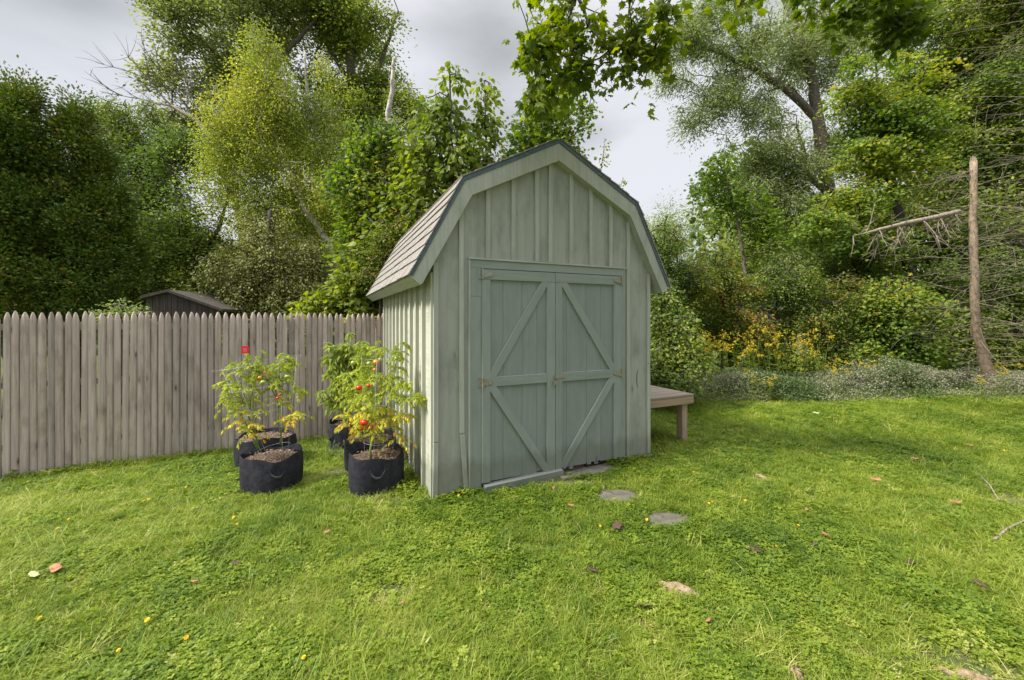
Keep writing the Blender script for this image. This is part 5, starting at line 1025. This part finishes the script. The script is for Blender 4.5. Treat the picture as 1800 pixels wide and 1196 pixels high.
plant('maple_sapling', 'young maple reaching left into the sky gap beside the big forked tree', 'tree', base(1290, 11), pl([(1300, 600, 11, .06), (1310, 480, 11, .05), (1295, 380, 11, .03), (1270, 300, 11, .012)]),
      [bl(1260, 300, 11, 32, 38, .5), bl(1290, 350, 11, 45, 35, .6), bl(1270, 400, 11, 40, 35, .6), bl(1320, 420, 11, 50, 40, .7), bl(1340, 380, 11, 30, 25, .5)], 150, 22, .09, 'maple', 'lf_maple', 'bark', RT, spread=.24, flat=.5, hole=.34, hf=1.3, tint=(.5, .15))
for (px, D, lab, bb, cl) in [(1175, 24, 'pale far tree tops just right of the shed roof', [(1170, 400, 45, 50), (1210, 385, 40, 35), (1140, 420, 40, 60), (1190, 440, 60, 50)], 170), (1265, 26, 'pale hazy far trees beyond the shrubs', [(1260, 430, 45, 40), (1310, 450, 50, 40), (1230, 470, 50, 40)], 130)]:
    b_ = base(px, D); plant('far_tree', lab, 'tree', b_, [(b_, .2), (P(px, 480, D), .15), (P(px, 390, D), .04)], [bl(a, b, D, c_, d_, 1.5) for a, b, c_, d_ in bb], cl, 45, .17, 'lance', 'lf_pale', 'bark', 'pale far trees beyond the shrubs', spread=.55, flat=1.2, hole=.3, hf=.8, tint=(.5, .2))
# shrubs right of the shed
SH = 'shrubs along the back of the right lawn'
def shrub(px, D, lab, bb, cl, per, leaf, kind, mt, tn, ts=.2, pt=.4, sp=.15, hole=.34):
    cl = int(cl * 1.35); per = int(per * 1.25); leaf *= .82
    b_ = base(px, D); top = min(b[1] - b[3] * .5 for b in bb)
    plant('leafy_shrub', lab, 'shrub', b_, [(b_ - Vector((0, 0, .1)), .04), (P(px, (HY + 120 + top) / 2, D), .03), (P(px, top, D), .01)], [bl(a, b, D + rng.normal(0, .15), c_, d_, .6) for a, b, c_, d_ in bb], cl, per, leaf, kind, mt, 'darkbark', SH, spread=sp, hole=hole, hf=1.7, tint=(tn, ts), patch=pt, droop=.4, shell=.45)
shrub(1175, 7.2, 'dark glossy shrub pressed against the right side of the shed', [(1165, 520, 35, 55), (1180, 580, 45, 50), (1170, 640, 45, 45), (1210, 640, 40, 40)], 240, 24, .07, 'oval', 'lf_dark', .45)
shrub(1190, 9.0, 'tall shrub with red tinted leaves just right of the roof eave', [(1170, 430, 35, 50), (1200, 470, 45, 50), (1230, 500, 40, 50), (1160, 500, 30, 50)], 260, 28, .06, 'oval', 'lf_rusty', .50)
shrub(1270, 9.6, 'green shrub with rusty patches behind the goldenrod', [(1260, 470, 45, 45), (1290, 520, 55, 50), (1240, 560, 50, 45), (1310, 570, 45, 40)], 330, 28, .065, 'oval', 'lf_rusty', .45)
shrub(1365, 10, 'mid green shrub at the centre of the hedge row', [(1350, 510, 45, 55), (1385, 560, 50, 45), (1350, 610, 50, 35), (1400, 500, 35, 40)], 300, 28, .065, 'oval', 'lf_shrub', .35)
shrub(1450, 9.6, 'shrub with a pinkish twig tangle right of the goldenrod', [(1440, 560, 45, 40), (1460, 610, 50, 40), (1480, 520, 45, 45), (1450, 640, 60, 30)], 300, 28, .06, 'oval', 'lf_rusty', .42)
shrub(1560, 9.4, 'yellow green layered shrub left of the dead trunk', [(1540, 560, 60, 35), (1590, 590, 55, 35), (1560, 520, 60, 35), (1520, 620, 60, 30), (1610, 540, 50, 40), (1600, 630, 60, 28)], 400, 26, .085, 'maple', 'lf_maple', .5, sp=.24)
shrub(1640, 10.5, 'darker undergrowth shrub behind the dead trunk', [(1640, 480, 60, 50), (1690, 560, 60, 50), (1640, 620, 50, 35), (1720, 610, 60, 45)], 300, 28, .08, 'oval', 'lf_shrub', .3)
shrub(1780, 10.5, 'dark undergrowth shrub at the right edge', [(1770, 470, 60, 60), (1790, 560, 60, 55), (1760, 630, 60, 40), (1840, 600, 50, 60)], 300, 28, .08, 'oval', 'lf_shrub', .3)
shrub(1415, 9.2, 'low shrub hiding the foot of the white porch post', [(1400, 640, 45, 30), (1430, 655, 40, 25), (1385, 625, 30, 25)], 140, 26, .06, 'oval', 'lf_shrub', .4)
shrub(1500, 11.5, 'tall dark shrub filling in under the big forked tree', [(1480, 470, 60, 50), (1530, 460, 60, 40), (1430, 480, 50, 45), (1500, 540, 80, 50)], 330, 30, .08, 'oval', 'lf_shrub', .3)
# mass of far woodland closing the view low down
def mass(name, label, boxes, n, leaf, mat, tn):
    V = []; 
    for (x0, x1, y0, y1, z1, wt) in boxes:
        k = int(n * wt); p = np.stack([rng.uniform(x0, x1, k), rng.uniform(y0, y1, k), rng.random(k) ** .8 * 1.0], 1)
        hh = z1 * (.6 + .65 * noise2(p[:, 0], p[:, 1] * .3, .35, 5)); p[:, 2] *= hh; keep = vnoise(p * np.array([.8, .8, .8]) + 3) > .33; V.append(p[keep])
    V = np.concatenate(V); k = len(V)
    o = leafobj(name, [(V, nrm(rnd(k) + [0, 0, -.3]), nrm(rnd(k, .7) + [0, -.4, .7]), leaf * rng.uniform(.6, 1.4, k), 'oval', np.clip(tn + 1.0 * (vnoise(V * .5 + 9) - .5) + rng.normal(0, .15, k), 0, 1))], M[mat], None, world=False); tag(o, label, 'woodland', kind='stuff')
mass('distant_woods', 'dense dark undergrowth and woodland far behind the fence and lawn', [(-30, -7, 19, 24, 7.0, .30), (-8, 4, 19, 24, 5.5, .14), (5, 13, 13.0, 16, 2.2, .16), (9, 34, 15.5, 21, 7.5, .42), (14, 26, 9.5, 13, 3.5, .12)], 150000, .28, 'lf_dark', .45)
# clutter seen through the shrubs: a porch post of the next house
hs = empty('neighbour_house', base(1425, 13.2), 'white porch corner of a house glimpsed through the shrubs', 'house')
q = P(1410, 575, 12.2); mb = MB(); mb.box(-.10, .10, -.12, .12, -1.5, .50); o_ = mb.build('porch_post', simple('white_paint', (.62, .63, .62), .6, col2=(.5, .51, .5)), hs); o_.matrix_parent_inverse = Matrix.Translation(-hs.location); o_.location = q
mb = MB(); mb.box(-.3, .45, -.2, 2.0, .503, .60); o_ = mb.build('porch_beam', M['wire'], hs); o_.matrix_parent_inverse = Matrix.Translation(-hs.location); o_.location = q
mb = MB(); mb.box(-1.4, -.2, .8, 2.4, -1.5, 1.4); mb.box(-.2, 2.4, 1.6, 2.4, -1.5, 1.4); o_ = mb.build('wall', simple('dark_blue_siding', (.05, .06, .075), .7), hs); o_.matrix_parent_inverse = Matrix.Translation(-hs.location); o_.location = q

# dead conifers
def dead_conifer(path, label, ztop_py, sides, dz, Lm, D, seed, name='dead_conifer', bk='deadbark'):
    rt = resample(path, .25); root = empty(name, path[0][0], label, 'dead tree', 'dead conifers with bare level branches')
    mb = MB(); j = [(p + Vector(rng.normal(0, .008, 3)), r * rng.uniform(.93, 1.07)) for p, r in rt]; mb.tube([p for p, r in j], [r for p, r in j], 12); mb.build('trunk', M[bk], root, smooth=True, world=True)
    mb = MB(); z = .55
    zt_ = path[-1][0].z
    def at(z):
        for (p, r), (q_, s) in zip(j[:-1], j[1:]):
            if p.z <= z <= q_.z: return p.lerp(q_, (z - p.z) / max(1e-6, q_.z - p.z)), r
        return j[-1]
    while z < zt_ - .05:
        p, r = at(z)
        for _ in range(rng.integers(3, 6)):
            a = rng.choice([0, math.pi], p=sides) + rng.normal(0, .75); d = Vector((math.cos(a), math.sin(a), rng.normal(.0, .16)))
            L_ = Lm * rng.uniform(.35, 1.0) * (1 - .25 * (z / zt_)); twiggy(mb, p + d * r * .5, d, L_, .0055, 1 if L_ > .5 else 0, .02, .30, 3)
        z += dz * rng.uniform(.7, 1.3)
    mb.build('dead_branches', M['twig'], root, world=True)
    if bk == 'deadbark':   # splintered break at the top
        tp0, tr0 = j[-1]; mb = MB()
        for k in range(9):
            a = k * .7; o_ = Vector((math.cos(a), math.sin(a), 0)) * tr0 * .7; mb.tube([tp0 + o_ - Vector((0, 0, .03)), tp0 + o_ * 1.05 + Vector((0, 0, rng.uniform(.03, .14)))], [tr0 * .34, .002], 5)
        mb.build('splinters', M['twig'], root, world=True)
    return root
dead_conifer([(base(1752, 8.6) - Vector((0, 0, .1)), .125), (P(1738, 655, 8.55), .095), (P(1722, 608, 8.5), .080), (P(1713, 560, 8.4), .070), (P(1714, 480, 8.3), .066), (P(1710, 380, 8.3), .060), (P(1711, 286, 8.3), .054)], 'snapped off dead conifer with orange flaking bark and level twigs', 286, [.45, .55], .17, 1.6, 8.4, 1)
dead_conifer([(base(1822, 9.6), .11), (P(1821, 500, 9.6), .095), (P(1819, 250, 9.6), .075), (P(1814, 0, 9.6), .05), (P(1813, -80, 9.6), .03)], 'tall dead conifer at the right edge whose long bare branches reach into view', -80, [.3, .7], .34, 2.6, 9.6, 2, bk='darkbark')
ls = empty('broken_stem', P(1685, 374, 8.2), 'bleached broken stem hanging sideways with drooping twigs left of the dead trunk', 'dead branch')
mb = MB(); pth = pl([(1686, 372, 8.25, .052), (1650, 381, 8.2, .050), (1590, 393, 8.15, .046), (1545, 404, 8.1, .034), (1522, 410, 8.08, .016), (1500, 415, 8.05, .007)]); j = resample(pth, .12); mb.tube([p for p, r in j], [r * rng.uniform(.9, 1.1) for p, r in j], 9); mb.build('stem', M['twig'], ls, smooth=True, world=True)
mb = MB()
for i in range(34):
    p, r = j[int(rng.integers(0, len(j)))]; d = Vector((rng.normal(-.45, .45), rng.normal(0, .5), rng.choice([-1, -.8, .5], p=[.6, .25, .15]))); twiggy(mb, p, d, rng.uniform(.3, .75), .009, 1, .01, .2, 3)
mb.build('twigs', M['twig'], ls, world=True)

# goldenrod plants: prototypes, then copies
def goldenrod(label):
    g = empty('goldenrod', (0, 0, 0), label, 'goldenrod', 'yellow goldenrod plants in the border'); mb = MB(); LP = []; LT = []
    for s in range(3):
        BPp = []
        e = Vector((rng.normal(0, .12), rng.normal(0, .12), rng.uniform(.75, 1.05))); c = curve((rng.normal(0, .03), rng.normal(0, .03), 0), e, .02, 9, .01); mb.tube(c, [.004 * (1 - .6 * i / 8) for i in range(9)], 4)
        for _ in range(26): i = rng.uniform(.6, 7.4); p = c[int(i)].lerp(c[int(i) + 1], i % 1); a = rng.uniform(0, 6.28); LP.append(tuple(p)); LT.append((math.cos(a), math.sin(a), .2))
        for _ in range(4):
            a = rng.uniform(0, 6.28); L_ = rng.uniform(.05, .13); p0 = c[-1] - Vector((0, 0, rng.uniform(0, .16)))
            for u in np.linspace(.1, 1, 10): p = p0 + Vector((math.cos(a) * L_ * u, math.sin(a) * L_ * u, .09 * u - .10 * u * u + .02)); BPp += [tuple(p + Vector(rng.normal(0, .008, 3))) for _ in range(1 + (rng.random() < .35))]
        BPp = np.array(BPp); leafobj('flower_head', [(BPp, nrm(rnd(len(BPp)) + [0, 0, .6]), nrm(rnd(len(BPp)) + [0, 0, 1]), .027 * rng.uniform(.7, 1.4, len(BPp)), 'quad', rng.random(len(BPp)))], M['lf_goldenrod'], g, world=False)['kind'] = 'stuff'
    mb.build('stem', M['greenstem'], g); LP = np.array(LP)
    leafobj('leaves', [(LP, np.array(LT), nrm(rnd(len(LP), .4) + [0, 0, 1]), .075 * rng.uniform(.6, 1.2, len(LP)), 'lance', rng.uniform(.2, .8, len(LP)))], M['lf_shrub'], g, world=False)
    return g
GP = [goldenrod(None) for _ in range(4)]; used_ = [0] * 4
GD = [(1225, 600, 8.6), (1240, 590, 8.9), (1262, 588, 9.0), (1280, 585, 9.0), (1292, 592, 8.8), (1310, 580, 9.1), (1325, 588, 8.9), (1340, 575, 9.2), (1352, 582, 9.0), (1368, 590, 9.0), (1300, 610, 8.5), (1275, 612, 8.5), (1330, 605, 8.6), (1408, 600, 8.9), (1432, 583, 9.1), (1448, 588, 9.0), (1455, 612, 8.6), (1470, 640, 8.2), (1212, 630, 8.2), (1222, 655, 7.9), (1340, 660, 7.9), (1355, 672, 7.8), (1320, 655, 7.9), (1465, 650, 8.1), (1745, 650, 8.3), (1762, 640, 8.5), (1725, 665, 8.0), (1535, 640, 8.4), (1395, 615, 8.7)]
for i, (px, py, D) in enumerate(GD):
    D -= .35
    k = i % 4; g0 = GP[k]
    if used_[k]: 
        g_ = g0.copy(); COL.objects.link(g_)
        for ch in list(g0.children): c_ = ch.copy(); COL.objects.link(c_); c_.parent = g_
    else: g_ = g0; used_[k] = 1
    topz = P(px, py, D).z; x = P(px, py, D).x; gzz = gz(x, D); g_.location = (x, D, gzz); g_.rotation_euler = (rng.normal(0, .08), rng.normal(0, .08), rng.uniform(0, 6.28)); s = max(.35, (topz - gzz) / 1.0); g_.scale = (max(s, .8), max(s, .8), s)
    g_['label'] = 'goldenrod with yellow plumes, ' + ['leftmost of the border', 'second from the shed table', 'in the dense left bank, low', 'in the dense left bank, upright', 'in the dense left bank beside a taller one', 'tall one in the middle of the bank', 'middle of the bank, slightly lower', 'tallest at the back of the bank', 'right of the tallest in the bank', 'right end of the dense bank', 'front of the bank, centre', 'front of the bank, left', 'front of the bank, right', 'below the white porch post', 'right of the white porch post', 'second right of the porch post', 'lower one right of the porch post', 'low by the start of the pale ground cover', 'low at left near the table', 'lowest at left beside the table end', 'short one drooping over the pale ground cover', 'short one lowest in the ground cover', 'short one left of the drooping pair', 'small one beside the pale mound', 'at the foot of the snapped dead conifer, right', 'furthest right behind the snapped conifer', 'in front of the snapped conifer foot', 'alone left of the snapped conifer', 'just left of the porch post, low'][i]
# grey white flowering ground cover
n = 60000; xx = rng.uniform(2.9, 11.5, n); cy = 7.95 + .25 * np.sin(xx * .9) + .0 * xx; yy = cy + rng.uniform(-.35, 1.25, n)
hh = (.24 + .42 * noise2(xx, yy * .7, .9, 71) + .16 * np.exp(-((xx - 7.8) / 1.0) ** 2)) * np.clip((yy - cy + .35) / .35, 0.05, 1) * np.clip((cy + 1.3 - yy) / .3, 0, 1); zz = gz(xx, yy) + hh * rng.random(n) ** .35
pale = noise2(xx, yy, .8, 77) + .25 * sstep(4.2, 6.5, xx) + rng.normal(0, .1, n)
keep = vnoise(np.stack([xx, yy, zz], 1) * 3.1) > .28
A_ = np.stack([xx, yy, zz], 1)[keep]; pk = (pale[keep] > .55) & (zz[keep] - gz(xx[keep], yy[keep]) > hh[keep] * .45)
def sub(mask, size, kind, mat, nm, tints, lab):
    p = A_[mask]; k = len(p); o = leafobj(nm, [(p, nrm(rnd(k) + [0, 0, .2]), nrm(rnd(k, .5) + [0, -.2, 1]), size * rng.uniform(.6, 1.3, k), kind, tints(k))], M[mat], None, world=False); tag(o, lab, 'ground cover', kind='stuff')
sub(pk, .027, 'quad', 'lf_aster', 'ground_cover', lambda k: np.clip(rng.normal(.52, .2, k), 0, 1), 'grey white flowering ground cover along the back of the lawn')
sub(~pk, .045, 'oval', 'lf_weed2', 'ground_cover', lambda k: np.clip(rng.normal(.25, .2, k), 0, 1), 'grey green leaves under the pale flowering ground cover')
